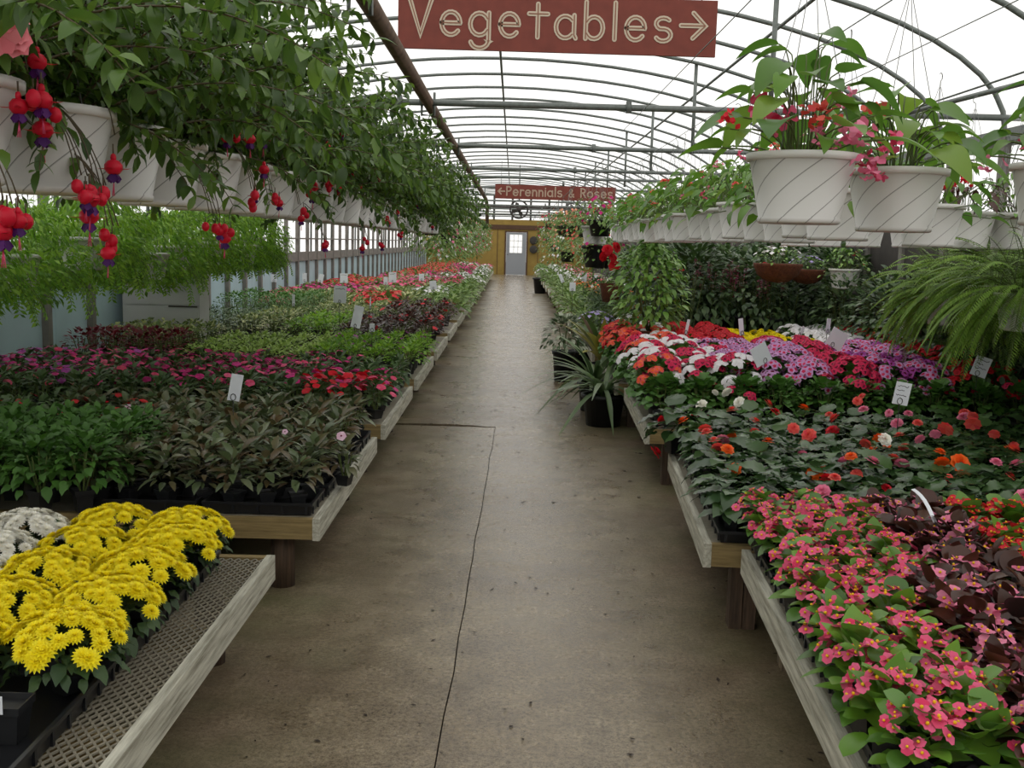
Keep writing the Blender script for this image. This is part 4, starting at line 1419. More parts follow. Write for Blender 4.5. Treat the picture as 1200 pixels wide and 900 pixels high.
K_BUSH = Kind('fine_leaved_bush', 'foliage plant', low('bush', 'l_pel', 78, 130, .22, .3), nsites=3, r=.2, h=.3)

F_IMP = {c: fl_flat(c, .027) for c in ('magenta', 'violet', 'red', 'pink')}
F_PALE = [fl_flat('palepink', .026, 'blotch')]
F_MUMY, F_MUMC = [fl_mum('yellow')], [fl_mum('cream')]
F_WAXP = [fl_wax('pink'), fl_wax('pink')]; F_WAXL = [fl_wax('lightpink')]; F_WAXR = [fl_wax('red')]
F_PEL = {n: fl_pel(c, q) for n, c, q in (('pink', 'lilac', 'blotch'), ('rose', 'rose', 'blotch'), ('purple', 'violet', 'blotch'), ('white', 'white', 'white'), ('red', 'red', 'darkred'), ('orange', 'coral', 'orange'), ('lilac', 'lilac', 'rose'))}
F_SMALLY = [fl_mum('yellow', .02)]

U = random.uniform


def grid(x0, x1, y0, y1, dx, dy, j=.03):
    ny = max(1, round((y1 - y0) / dy)); nx = max(1, round((x1 - x0) / dx))
    for a in range(ny):
        for b in range(nx):
            q = nx - 1 - b if x1 <= 0 else b
            CUR[0] = (q, a)
            yield x0 + (b + .5) * (x1 - x0) / nx + U(-j, j), y0 + (a + .5) * (y1 - y0) / ny + U(-j, j), q, a
    CUR[0] = None


def visible(x, y, z, m=60):
    v = CAM_ROT.T @ (np.array([x, y, z]) - CAM_POS)
    if v[2] > -.3: return False
    px, py = 600 + F_PX * v[0] / -v[2], 450 - F_PX * v[1] / -v[2]
    return -m < px < 1200 + m and -m < py < 900 + m


# --- left bench 1: yellow and cream mums in trays
for i, (y, lab) in enumerate(((2.24, 'black nursery tray holding yellow mums at the near end of the bench'), (3.26, 'black nursery tray holding yellow mums at the far end of the bench'))):
    tray(lab, -1.34, y, BZ, .52, 1.0)
tray('black nursery tray under the cream mums', -1.9, 3.26, BZ, .5, 1.0)
my = [2.62, 2.9, 3.18, 3.46, 3.66]
for i, y in enumerate(my):
    K_MUM.place(-1.175 + U(-.01, .01), y, BZ + .01, '%s yellow chrysanthemum from the front of the bench edge row' % ORD[i], 'yellow chrysanthemums', F_MUMY, .97, 1.0)
for i, y in enumerate([2.3, 2.56, 2.84, 3.12, 3.4, 3.68]):
    K_MUM.place(-1.45 + U(-.01, .01), y, BZ + .01, '%s yellow chrysanthemum from the front of the inner row' % ORD[i], 'yellow chrysanthemums', F_MUMY, .9, 1.0)
for i, (x, y) in enumerate([(-1.7, 3.06), (-1.72, 3.32), (-1.73, 3.58), (-1.96, 3.1), (-1.97, 3.36), (-2.0, 3.62)]):
    K_MUM.place(x, y, BZ + .01, 'cream-white chrysanthemum beside the yellow ones, %s' % ('next to the yellow, front', 'next to the yellow, middle', 'next to the yellow, back', 'outer column, front', 'outer column, middle', 'outer column, back')[i], 'cream chrysanthemums', F_MUMC, .95, 1.0)
p = thing('empty_square_pot', 'square black pot with a small white label in the nearest tray', 'pot', (-1.2, 2.36, BZ + .005))
ob('shell', small_pot(.06, .1), p)
mb = MB(); mb.box((-.013, -.001, .09), (.013, .001, .135)); lb = ob('label_stick', mb.mesh('label', MT['card'], smooth=False), p, TR(.0, -.055, 0))
mb = MB(); mb.box((-.008, -.0018, .115), (.008, -.0012, .125)); mb.add([(.007 * math.cos(t * .52), -.0018, .124 + .006 * math.sin(t * .52)) for t in range(7)], [tuple(range(7))]); ob('print', mb.mesh('label print', MT['purplebrown'], smooth=False), lb)

# --- left bench 2: dark impatiens, green mums, red impatiens
for i, x in enumerate((-1.06, -1.58)):
    tray('black tray of dark impatiens at the front edge, %s' % ('beside the aisle' if i == 0 else 'second from the aisle'), x - .06, 4.62, BZ, .5, .3)
for i, y in enumerate((4.98, 5.36, 5.74, 6.12)):
    tray('black tray along the aisle edge of the dark impatiens bench, %s from the front' % ORD[i], -1.06, y, BZ, .4, .34)
for x, y, b, a in grid(-2.75, -.87, 4.5, 6.38, .155, .155, .02):
    if x < -1.9 and y < 5.2: continue
    if x < -2.15 and y < 6.1: continue
    first = y < 4.7
    pale = False
    K_DARK.place(x, y, BZ + .02, 'dark-leaved impatiens in the front tray' if first else ('dark-leaved impatiens without blooms at the board edge' if x > -1.1 else 'dark-leaved impatiens without blooms on the second bench'),
                 'front row of dark impatiens' if first else 'dark impatiens', F_PALE, 0, U(1.0, 1.18), split=y < 5.4)
for px, py, y, lab in ((190, 534, 4.9, 'pale pink impatiens bloom low among the front dark plants'), (400, 511, 5.05, 'pale pink impatiens bloom near the aisle edge'), (150, 478, 6.0, 'pale pink impatiens bloom toward the back left'), (334, 506, 5.1, 'small closed pale impatiens bloom in the middle')):
    P = at_y(px, py, y - .16)
    r = K_DARK.place(P[0], P[1] + .1, BZ + .02, 'dark-leaved impatiens with a ' + lab.replace('impatiens ', ''), None, (), 0, 1.0)
    local_child(r, 'flower', F_PALE[0], P, 1.0 if px != 334 else .6, 0, Matrix.Rotation(1.0, 4, 'X'))
for x, y, b, a in grid(-2.75, -1.78, 4.3, 5.25, .21, .21, .03):
    K_GMUM.place(x, y, BZ + .01, 'green chrysanthemum without blooms, second bench front', 'green chrysanthemums without blooms', (), 0, 1.12)
for x, y, b, a in grid(-3.7, -2.12, 5.25, 6.36, .2, .2, .03):
    if visible(x, y, .6):
        f = random.random() < .28
        K_IMP.place(x, y, BZ + .02, 'green impatiens with scarlet blooms, second bench left' if f else 'green impatiens without blooms, second bench left', 'scarlet impatiens' if f else 'green impatiens without blooms', (F_IMP['red'],), .3 if f else 0)

# --- left bench 3: magenta impatiens
for x, y, b, a in grid(-4.0, -.84, 6.82, 8.66, .19, .19, .03):
    if not visible(x, y, .6): continue
    if y < 7.15 and x > -1.45:
        fl, lab, g, pr = (F_IMP['red'], F_IMP['red'], F_IMP['pink']), 'impatiens crowded with scarlet blooms at the bench corner', 'scarlet corner impatiens', .9
    elif y < 7.1:
        fl, lab, g, pr = (), 'green impatiens without blooms, third bench front', 'green impatiens in front of the magenta ones', 0
    elif x < -3.1 and random.random() < .4:
        fl, lab, g, pr = (F_IMP['violet'], F_IMP['magenta']), 'violet and magenta impatiens, third bench', 'violet impatiens', .75
    elif x > -1.3 and y > 7.7:
        fl, lab, g, pr = (), 'green impatiens without blooms, third bench aisle corner', 'green corner impatiens', 0
    else:
        fl, lab, g, pr = (F_IMP['magenta'], F_IMP['magenta'], F_IMP['pink']), 'green impatiens with magenta blooms, third bench', 'magenta impatiens', .6
    K_IMP.place(x, y, BZ + .02, lab, g, fl, pr, U(1.0, 1.2))
for q, c in enumerate((-1.02, -1.18, -1.34)):
    r = [o for o in COL.objects if o.get('group') == 'scarlet corner impatiens' and o.parent is None]
    if r:
        for k in range(5):
            t = r[(q * 2 + k) % len(r)]
            local_child(t, 'flower', F_IMP['red'], (c + U(-.07, .07), 7.0 + U(-.08, .08), BZ + .3 + U(-.02, .03)), U(1.1, 1.5), U(0, 6), Matrix.Rotation(.5, 4, 'X'))

# --- left bench 4 and 5
for x, y, b, a in grid(-4.0, -.83, 9.12, 11.0, .25, .25, .03):
    if not visible(x, y, .6): continue
    if x > -1.75:
        K_GRN.place(x, y, BZ, 'fresh green bedding plant behind the magenta impatiens', 'green bedding plants, fourth bench', (F_IMP['violet'],), .12, 1.25)
    elif x > -3.0:
        K_LIME.place(x, y, BZ, 'low lime-green bedding plant behind the magenta impatiens', 'lime-green bedding plants', (), 0, 1.15)
    elif y < 9.9:
        K_RED.place(x, y, BZ + .02, 'dark red coleus behind the magenta impatiens', 'dark red coleus', (), 0, 1.3)
    else:
        K_VAR.place(x, y, BZ, 'cream-speckled plant behind the dark red coleus', 'cream-speckled plants, fourth bench', (), 0, 1.3)
for x, y, b, a in grid(-4.0, -.83, 11.4, 13.35, .28, .28, .03):
    if not visible(x, y, .6): continue
    if x < -3.2: K_DGRN.place(x, y, BZ, 'dark green plant by the left wall cabinet', 'dark green plants by the left wall', (), 0, .95)
    elif x < -2.5: K_VAR.place(x, y, BZ, 'cream-speckled plant in the fifth bench bed', 'cream-speckled plants, fifth bench', (), 0, 1.35)
    elif x < -2.05: K_GRN.place(x, y, BZ, 'light green plant between speckled and bronze beds', 'light green plants, fifth bench', (), 0, 1.4)
    elif x < -1.5: K_BROWN.place(x, y, BZ, 'bronze-leaved plant in the middle of the fifth bench', 'bronze plants, fifth bench', (F_IMP['red'],), .15, 1.25)
    else: K_BROWN.place(x, y, BZ + .03, 'bronze begonia with scarlet blooms on the fifth bench', 'scarlet bronze begonias', (F_IMP['red'], F_IMP['red']), .6, 1.35)
for x, y, b, a in grid(-4.0, -.83, 13.7, 15.75, .32, .32, .04):
    if not visible(x, y, .6): continue
    if x < -2.6: K_BUSH.place(x, y, BZ, 'soft fine-leaved green bush beyond the grey cabinet', 'fine-leaved bushes', (), 0, 1.15)
    elif x < -1.8: K_VAR.place(x, y, BZ, 'speckled plant in the sixth bench bed', 'speckled plants, sixth bench', (), 0, 1.3)
    else: K_BROWN.place(x, y, BZ + .03, 'bronze plant with orange-red blooms in the sixth bench bed', 'orange-red bronze plants', (F_IMP['red'],), .5, 1.4)

# --- far plants: one mesh each
FT = [leaf(.07, .045, 3, .15, .3), leaf(.06, .036, 2, .2, .3)]
def far_kind(name, mat, col, seed, R_=.035, nf=12, h=.2, r=.2):
    return Kind(name, 'bedding plant', [mound_mesh(name + ' plant', MT[mat], FT, seed + k, 60, r, h, inner=.9, flowers=(col, R_, nf) if col else None) for k in range(2)], single=True)
FK = {
    'red': far_kind('red_bedding_flower', 'l_far', 'red', 700, nf=18), 'pink': far_kind('pink_bedding_flower', 'l_far', 'pink', 704, nf=18),
    'magenta': far_kind('magenta_bedding_flower', 'l_far', 'magenta', 708, nf=18), 'white': far_kind('white_bedding_flower', 'l_far', 'white', 712, nf=14),
    'orange': far_kind('orange_bedding_flower', 'l_far', 'orange', 716, nf=18), 'green': far_kind('plain_green_plant', 'l_far', None, 720),
    'speckled': far_kind('speckled_plant', 'l_vari', None, 724), 'lavender': far_kind('lavender_bedding_flower', 'l_far', 'lavender', 728, nf=22),
}


def far_bed(side, i, y0, y1, x_in, x_out, rows, step, z):
    for x, y, b, a in grid(min(x_in, x_out), max(x_in, x_out), y0 + .1, y1 - .05, step, step * .95, .05):
        depth = abs(x - x_in)
        c = rows[min(int(depth / .55), len(rows) - 1)]
        FK[c].place(x, y, z + .03, '%s plant%s in the %s %s bed' % ({'green': 'plain green', 'speckled': 'cream-speckled'}.get(c, c + '-flowered'), '', ORD[i], side),
                    '%s plants, %s bench %s' % (c, ORD[i], side), (), 0, U(1.15, 1.5))


LROWS = {6: ['green', 'speckled', 'red', 'speckled', 'speckled', 'pink'], 7: ['green', 'white', 'speckled', 'pink', 'magenta', 'magenta'], 8: ['green', 'speckled', 'pink', 'magenta', 'red', 'red'],
         9: ['green', 'pink', 'magenta', 'pink', 'red'], 10: ['white', 'magenta', 'white', 'pink', 'magenta'], 11: ['green', 'white', 'magenta', 'red'], 12: ['white', 'magenta', 'red', 'red'], 13: ['white', 'magenta', 'red', 'red'],
         14: ['white', 'magenta', 'pink', 'red'], 15: ['white', 'pink', 'magenta', 'red'], 16: ['pink', 'white', 'magenta', 'red'], 17: ['pink', 'magenta', 'white', 'red']}
for i in range(6, 18):
    y0, y1 = LB[i]
    far_bed('left', i, y0 - .1, y1 + .1, -.8, -4.0 if i < 10 else -3.4, LROWS[i], .34 if i < 9 else (.42 if i < 13 else .52), BZ)

# --- right bench 1: wax begonias
def redge(y, y0, x0=.81):
    return x0 + .07 * (y - y0)
for i, y in enumerate((2.25, 2.75, 3.25, 3.75)):
    tray('black tray under pink wax begonias at the bench edge, %s from the front' % ORD[i], redge(y, 2.0) + .215, y, RZ, .36, .48, .05, -.07)
for x, y, b, a in grid(.81, 2.35, 2.0, 4.03, .15, .15, .015):
    x += .07 * (y - 2.0)
    if not visible(x, y, .6): continue
    near = y < 3.2
    xb = 1.12 + (y - 2.6) * .21
    if x < xb + .05:
        K_WAX.place(x, y, RZ + .015, 'pink wax begonia with fresh green leaves', 'pink wax begonias', F_WAXP, .85, U(.95, 1.1), split=near)
    elif x < 1.62 + (y - 3) * .12:
        K_BRZ.place(x, y, RZ + .015, 'bronze-leaved wax begonia with light pink blooms', 'bronze wax begonias', F_WAXL, .5, U(1.0, 1.15), split=near)
    else:
        K_WAX.place(x, y, RZ + .015, 'scarlet wax begonia with green leaves', 'scarlet wax begonias', F_WAXR, .8, U(.95, 1.1))

# --- right bench 2: tuberous begonias
for i, y in enumerate((4.3, 4.8, 5.3)):
    tray('black tray at the edge of the large-leaved begonia bench, %s from the front' % ORD[i], redge(y, 4.06) + .24, y, RZ, .36, .48, .05, -.07)
tub_fl = [ROSE['coral'], ROSE['coral'], ROSE['orange'], ROSE['red'], ROSE['lightpink']]
for x, y, b, a in grid(.86, 3.3, 4.1, 6.2, .21, .22, .02):
    x += .07 * (y - 4.06)
    if not visible(x, y, .6): continue
    K_TUB.place(x, y, RZ + .01, 'large-leaved begonia in the broad dark green bed', 'large-leaved begonias', tub_fl, .12, U(.9, 1.1), split=True)
K_TUB.place(.96, 5.86, RZ + .01, 'large-leaved begonia leaning out over the far end of the bench edge with red blooms', None, (), 0, 1.3, split=True, rz=.4)
RT = [o for o in COL.objects if o.parent is None and o.name.startswith('tuberous_begonia')]
for px, py, y, c, s in ((822, 475, 6.2, 'cream', 1.2), (852, 460, 6.4, 'cream', 1.1), (866, 471, 6.2, 'cream', 1.1), (838, 460, 6.4, 'cream', .7), (777, 492, 6.2, 'red', 1.3), (768, 530, 5.85, 'red', 1.3), (857, 511, 5.4, 'orange', .9), (860, 551, 4.7, 'orange', 1.1), (900, 473, 6.1, 'coral', 1.0),
                        (930, 502, 5.5, 'coral', 1.0), (948, 510, 5.4, 'coral', 1.2), (978, 490, 5.7, 'coral', 1.0), (1042, 484, 5.9, 'lightpink', .8), (1022, 529, 5.1, 'orange', 1.0), (1014, 520, 5.2, 'coral', .9), (1037, 515, 5.2, 'cream', 1.1), (1078, 515, 5.3, 'lightpink', .9), (1096, 509, 5.4, 'lightpink', .9),
                        (1108, 503, 5.4, 'coral', 1.3), (1140, 497, 5.5, 'coral', 1.3), (1165, 509, 5.4, 'coral', .9), (1125, 543, 4.9, 'orange', 1.5), (1112, 560, 4.7, 'peachy', .6), (962, 549, 4.8, 'orange', .9), (988, 530, 5.1, 'cream', .8), (1005, 470, 6.1, 'coral', .9), (1140, 488, 5.7, 'coral', .9), (1010, 465, 6.2, 'coral', .8)):
    P = at_y(px, py, y - .12)
    t = min(RT, key=lambda o: (o.location[0] - P[0]) ** 2 + (o.location[1] - P[1] - .05) ** 2)
    local_child(t, 'flower', ROSE.get(c, ROSE['coral']), P, s * 1.0, px, Matrix.Rotation(.9, 4, 'X'))

# --- right bench 3: regal pelargoniums, and bench 4
for x, y, b, a in grid(.9, 3.5, 6.6, 8.65, .27, .29, .03):
    x += .03 * (y - 6.6)
    if not visible(x, y, .8): continue
    if a == 0: fl, pr, lab, g = ((F_PEL['rose'],), .08, 'leafy green pelargonium hardly in bloom, third right bench', 'front row of green pelargoniums')
    elif x < 1.25: fl, pr, lab, g = ((F_PEL['orange'], F_PEL['rose'], F_PEL['rose'], F_PEL['white']), .85, 'pelargonium with orange, rose and white heads, third right bench', 'orange pelargoniums')
    elif x < 1.6: fl, pr, lab, g = ((F_PEL['white'], F_PEL['rose']), .8, 'pelargonium with white and rose heads, third right bench', 'white and rose pelargoniums')
    elif x < 2.15: fl, pr, lab, g = ((F_PEL['pink'], F_PEL['lilac']), .95, 'pelargonium full of pale pink dark-eyed heads', 'pale pink pelargoniums')
    elif x < 2.55: fl, pr, lab, g = ((F_PEL['rose'],), .95, 'pelargonium full of deep rose heads', 'deep rose pelargoniums')
    elif x < 3.1: fl, pr, lab, g = ((F_PEL['purple'], F_PEL['lilac']), .95, 'pelargonium full of purple heads', 'purple pelargoniums')
    else: fl, pr, lab, g = ((F_PEL['red'],), .6, 'pelargonium with red heads, third right bench', 'red pelargoniums at the right')
    K_PEL.place(x, y, RZ, lab, g, fl, pr, U(1.05, 1.2) if a else .95)
for x, y, b, a in grid(.92, 3.8, 8.85, 10.5, .3, .32, .03):
    x += .01 * (y - 8.9)
    if not visible(x, y, .8): continue
    if x < 1.25: fl, pr, lab, g, K = ((F_PEL['orange'], F_PEL['red']), .8, 'orange and red pelargonium, fourth right bench', 'orange pelargoniums, fourth bench', K_PEL)
    elif x < 1.6: fl, pr, lab, g, K = ((F_PEL['white'], F_PEL['orange']), .6, 'white and orange pelargonium, fourth right bench', 'white pelargoniums, fourth bench', K_PEL)
    elif x < 2.2: fl, pr, lab, g, K = ((F_PEL['red'],), .7, 'scarlet pelargonium, fourth right bench', 'scarlet pelargoniums, fourth bench', K_PEL)
    elif x < 2.8: fl, pr, lab, g, K = (F_SMALLY, .8, 'yellow chrysanthemum behind the pelargoniums', 'yellow chrysanthemums, fourth bench', K_MUM)
    elif x < 3.15: fl, pr, lab, g, K = ((F_PEL['white'],), .9, 'white-flowered pelargonium, fourth right bench', 'white pelargoniums before the scarlet', K_PEL)
    else: fl, pr, lab, g, K = ((F_PEL['red'],), .8, 'scarlet pelargonium under the hanging ferns', 'scarlet pelargoniums under the ferns', K_PEL)
    K.place(x, y, RZ + (0 if K is K_PEL else .1), lab, g, fl, pr, 1.1 if K is K_PEL else 1.3)

# --- dark shrubs behind
SH_T = [leaf(.075, .042, 3, .2, .35), leaf(.06, .034, 3, .2, .4)]
K_SHRUB = Kind('potted_shrub', 'shrub', var(lambda k: mound_mesh('shrub foliage', MT['l_shrub'], SH_T, 800 + k, 420, .34, .75, inner=.95, tilt1=-.7, jz=.1)), pot=POT_R, pot_h=.1, nsites=10, r=.34, h=.75)
K_SHRUB2 = Kind('potted_shrub', 'shrub', var(lambda k: mound_mesh('shrub foliage', MT['l_mum'], SH_T, 810 + k, 420, .34, .75, inner=.95, tilt1=-.7, jz=.1), 2), pot=POT_R, pot_h=.1, nsites=10, r=.34, h=.75)
n = 0
for x, y, b, a in grid(1.7, 3.8, 10.7, 13.2, .5, .55, .08):
    (K_SHRUB if n % 2 else K_SHRUB2).place(x, y, RZ, 'dense dark potted shrub behind the pelargonium beds', 'dark shrubs on the right', (F_IMP['red'],), .06, U(1.15, 1.45)); n += 1
for x, y, b, a in grid(3.0, 3.8, 6.9, 10.4, .5, .6, .08):
    K_SHRUB.place(x + .15, y, RZ, 'dark green shrub in the shade along the right wall', 'dark shrubs by the right wall', (), 0, U(.95, 1.2)); n += 1
for x, y, b, a in grid(1.1, 3.6, 13.6, 16.2, .5, .55, .08):
    (K_SHRUB if n % 2 else K_SHRUB2).place(x, y, RZ - .1, 'green potted shrub far behind the bright bush', 'shrubs behind the bright bush', (), 0, U(.6, .9) if x < 1.8 else 1.35); n += 1
for i, (x, y) in enumerate(((2.25, 11.0), (2.5, 11.3), (2.75, 10.9), (2.15, 11.5))):
    mb = MB(); R = random.Random(i)
    for k in range(9):
        q = (R.uniform(-.16, .16), R.uniform(-.1, .1)); h = R.uniform(.5, .72)
        mb.tube([(q[0] * .5, q[1] * .5, 0), (q[0], q[1], h)], .004, 4, 1, False)
        for t in range(16):
            a = R.uniform(0, 6.28); z = h - .012 * t
            mb.add(*leaf(.036, .034, 2, .2, .2, 'round'), frame((q[0], q[1], z), (math.cos(a), math.sin(a), .2)), 0)
    r = thing('flower_spike_plant', 'plant of magenta flower spikes among the dark shrubs, %s from the aisle' % ORD[(1, 2, 3, 0)[i]], 'potted flower', (x, y, RZ + .35), 0, 'magenta spike plants')
    ob('spikes', mb.mesh('magenta spikes', [FL['magenta'], MT['stem']]), r); ob('pot', POT_R, r, TR(0, 0, -.1, 0, 2))

# moss basket and two companions among the shrubs
for i, (x, y, z, s, lab) in enumerate(((2.62, 10.2, 1.27, 1.0, 'brown coir bowl of white and lavender flowers hanging in front of the shrubs'), (3.02, 10.6, 1.25, .8, 'smaller brown coir bowl hanging beside the larger coir bowl'))):
    r = thing('coir_basket', lab, 'hanging plant', (x, y, z), 0, None, s)
    mb = MB(); mb.lathe([(.001, 0), (.12, .02), (.2, .08), (.24, .17), (.24, .19), (.2, .18), (.001, .17)], 24); ob('bowl', mb.mesh('coir bowl', MT['moss']), r)
    ob('foliage', mound_mesh('basket foliage', MT['l_bush'], SM_T, 900 + i, 110, .24, .16, flowers=('white' if i == 0 else 'lavender', .028, 18), inner=.95), r, TR(0, 0, .17))
    ob('hanger', hanger_mesh(1.1, .23, .18, 3), r)
basket('white pot of bright green foliage hanging right of the coir bowls', 3.35, 10.4, 1.22, TRAIL[0], None, hang=HANG_T)

# bright bush in its pot on the fourth bench
def bush(name, label, x, y, z, mat, N, rx, hz, T, seed, potr=.14, poth=.24, potmat='moss'):
    r = thing(name, label, 'potted plant', (x, y, z)); R = random.Random(seed)
    mb = MB(); mb.lathe([(.001, 0), (potr * .75, 0), (potr, poth * .9), (potr * 1.08, poth * .9), (potr * 1.08, poth), (potr * .95, poth), (.001, poth * .9)], 20); ob('pot', mb.mesh('pot', MT[potmat]), r)
    mb = MB()
    for i in range(N):
        a = R.uniform(0, 6.28); el = R.uniform(-.9, 1.5); s = R.uniform(.55, 1) ** .6
        P = np.array([rx * s * math.cos(a) * math.cos(el), rx * s * math.sin(a) * math.cos(el), poth + hz * .45 + hz * .55 * s * math.sin(el)])
        mb.add(*R.choice(T), frame(P, (math.cos(a), math.sin(a), R.uniform(-.9, .5)), (R.uniform(-.4, .4), R.uniform(-.4, .4), 1), R.uniform(.8, 1.3)), 0)
    ob('foliage', mb.mesh('bush foliage', MT[mat]), r)
    mb = MB()
    for k in range(7):
        a = k * .9; mb.tube([(0, 0, poth * .8), (.4 * rx * math.cos(a), .4 * rx * math.sin(a), poth + hz * .5), (.8 * rx * math.cos(a), .8 * rx * math.sin(a), poth + hz * (.5 + .06 * k))], .006, 4)
    ob('stems', mb.mesh('bush stems', MT['stem']), r)
    return r
bush('leafy_bush', 'rounded bright green bush in a brown pot standing above the orange pelargoniums', 1.28, 9.6, .62, 'l_bush', 950, .36, .84, [leaf(.08, .042, 4, .2, .35), leaf(.06, .034, 3, .2, .35)], 51, .16, .2)
mb = MB(); mb.box((1.08, 9.4, RZ), (1.48, 9.8, .62)); tag(ob('display_block', mb.mesh('block', MT['post_w'], smooth=False)), 'wooden block raising the bright green bush', 'stand')
mb = MB()
r = thing('red_flower_basket', 'cluster of big red blooms hanging left of the bright bush', 'hanging plant', (1.08, 11.2, 1.2))
for i, (px, py) in enumerate(((712, 293), (722, 290), (718, 303), (720, 312), (708, 300))):
    local_child(r, 'flower', ROSE['red'], at_y(px, py, 11.1), 1.9, i, Matrix.Rotation(1.2, 4, 'X'))
ob('foliage', low('red basket', 'l_shrub', 905, 60, .16, .15)[0], r, TR(0, .1, -.05)); ob('hanger', hanger_mesh(1.25, .1, .0, 3), r, TR(0, .1, 0))
mb = MB(); mb.lathe([(.001, -.2), (.09, -.2), (.12, -.02), (.12, 0)], 16); ob('pot', mb.mesh('brown pot', MT['moss']), r, TR(0, .1, -.02))

# --- potted plants standing on the floor along the right
def floor_pot(name, label, x, y, r, h, square=False):
    t = thing(name, label, 'potted plant', (x, y, 0))
    mb = MB(); mb.lathe([(.001, 0.001), (r * .8, 0), (r * .97, h * .88), (r * 1.06, h * .88), (r * 1.08, h), (r * .96, h), (r * .92, h * .9), (.001, h * .9)], 4 if square else 20)
    ob('pot', mb.mesh('floor pot', MT['pot_b'], smooth=not square), t)
    return t
t = floor_pot('variegated_shrub', 'white-edged small-leaved shrub in a tall dark pot on the aisle floor', .62, 11.95, .13, .36)
ob('foliage', mound_mesh('variegated foliage', MT['l_varw'], [leaf(.075, .04, 3, .2, .3)], 910, 260, .26, .44, inner=.95, tilt1=-.6), t, TR(0, 0, .3))
def strap_plant(t, z, mat, n, L, W, droop, seed, el=(.5, 1.3)):
    R = random.Random(seed)
    Ts = leaf_meshes('long leaf', MT[mat], [leaf(L, W, 7, .18, droop, 'strap'), leaf(L * .8, W, 7, .18, droop * .7, 'strap'), leaf(L * .9, W * 1.2, 7, .18, droop * 1.25, 'lance')])
    for i in range(n):
        a = i * 2.4 + R.uniform(-.3, .3); e = R.uniform(*el)
        ob('leaf', Ts[i % 3], t, frame((.03 * math.cos(a), .03 * math.sin(a), z), (math.cos(a) * math.cos(e), math.sin(a) * math.cos(e), math.sin(e)), (math.cos(a) * -.3, math.sin(a) * -.3, 1), R.uniform(.8, 1.15)))
t = floor_pot('croton', 'yellow and bronze long-leaved croton standing behind the strappy floor plant', .98, 10.75, .15, .36)
strap_plant(t, .36, 'l_croton', 30, .72, .085, .4, 61, (.6, 1.45))
t = floor_pot('strap_leaved_plant', 'strap-leaved green plant in a wide black pot, nearest on the aisle floor', .84, 9.05, .19, .28)
strap_plant(t, .26, 'l_strap', 54, .55, .04, 1.15, 62, (.6, 1.5))
t = floor_pot('strap_leaved_plant', 'strap-leaved green plant behind the nearest black floor pot', .82, 9.85, .16, .28)
strap_plant(t, .26, 'l_strap', 44, .66, .042, .8, 63, (.5, 1.4))
t = floor_pot('strap_leaved_plant', 'pale arching strap-leaved plant beside the variegated shrub', .85, 12.6, .14, .3)
strap_plant(t, .28, 'l_varw', 18, .6, .04, .6, 64, (.5, 1.2))
t = floor_pot('dark_floor_pot', 'dark round pot with pale bloom standing by the far door', .95, 33, .3, .5)
ob('foliage', FK['white'].foliage[0], t, TR(0, 0, .45, 0, 1.4))

# --- far right beds
RROWS = {4: ['lavender', 'white', 'green', 'green'], 5: ['green', 'orange', 'green', 'green'], 6: ['green', 'green', 'orange', 'green'], 7: ['green', 'orange', 'orange', 'green'], 8: ['green', 'orange', 'white'], 9: ['green', 'orange', 'green']}
for i in range(4, 18):
    y0, y1 = RB[i]
    if i == 4: y0, x1 = 12.6, 1.75
    else: x1 = 2.9 if i < 10 else 2.4
    far_bed('right', i, y0, y1, .9, x1, RROWS.get(i, ['green', 'white', 'pink']), .34 if i < 9 else .46, RZ)

# cabinet at the left wall
def cabinet():
    r = thing('grey_cabinet', 'pale grey metal cabinet standing by the left wall under the ferns', 'cabinet', (-3.75, 11.15, 0))
    mb = MB(); mb.box((-.45, -.1, 0), (.38, .25, 1.22)); ob('body', mb.mesh('body', MT['cabinet'], smooth=False), r)
    mb = MB(); mb.box((-.44, -.112, .84), (.37, -.101, 1.2)); ob('panel', mb.mesh('upper panel', MT['cabinet'], smooth=False), r)
    mb = MB(); mb.box((-.44, -.112, .06), (.37, -.101, .825)); ob('panel', mb.mesh('lower panel', MT['cabinet'], smooth=False), r)
    mb = MB(); mb.box((.05, -.12, .815), (.36, -.113, .83)); ob('handle', mb.mesh('handle', MT['darkstud'], smooth=False), r)
cabinet()

# circulation fans and round vents far away
def fan(x, y, z, s, label):
    r = thing('circulation_fan', label, 'fan', (x, y, z))
    mb = MB()
    for k in range(24):
        a, b = 2 * math.pi * k / 24, 2 * math.pi * (k + 1) / 24
        mb.tube([(s * math.cos(a), 0, s * math.sin(a)), (s * math.cos(b), 0, s * math.sin(b))], .03, 4, 0, False)
    ob('ring', mb.mesh('fan ring', MT['darkstud']), r)
    for k in range(4):
        mb = MB(); a = k * 1.57 + .4
        mb.add(*leaf(s * .95, s * .5, 3, .1, .1, 'petal'), frame((0, 0, 0), (math.cos(a), .1, math.sin(a)), (.2, -1, 0)))
        ob('blade', mb.mesh('fan blade', MT['darkstud']), r)
    mb = MB(); mb.add(*blob(.09, .09, 8, 5)); ob('hub', mb.mesh('hub', MT['darkstud']), r)
    mb = MB(); mb.tube([(0, 0, s), (0, 0, s + 1.2)], .02, 5); ob('rod', mb.mesh('rod', MT['darkstud']), r)
fan(.15, 35.5, 2.72, .3, 'small black circulation fan hanging before the far gable')
fan(2.1, 37, 2.75, .3, 'second small black fan hanging right of the far gable fan')
for z in (1.72, 1.28):
    mb = MB(); mb.lathe([(.001, 0), (.2, 0), (.2, .06), (.17, .08), (.001, .07)], 16, 0, frame((.98, Y_END - .08, z), (0, 0, 1), (0, -1, 0)))
    tag(ob('round_vent', mb.mesh('vent', MT['darkstud'])), '%s black round vent beside the far door' % ('upper' if z > 1.5 else 'lower'), 'vent')

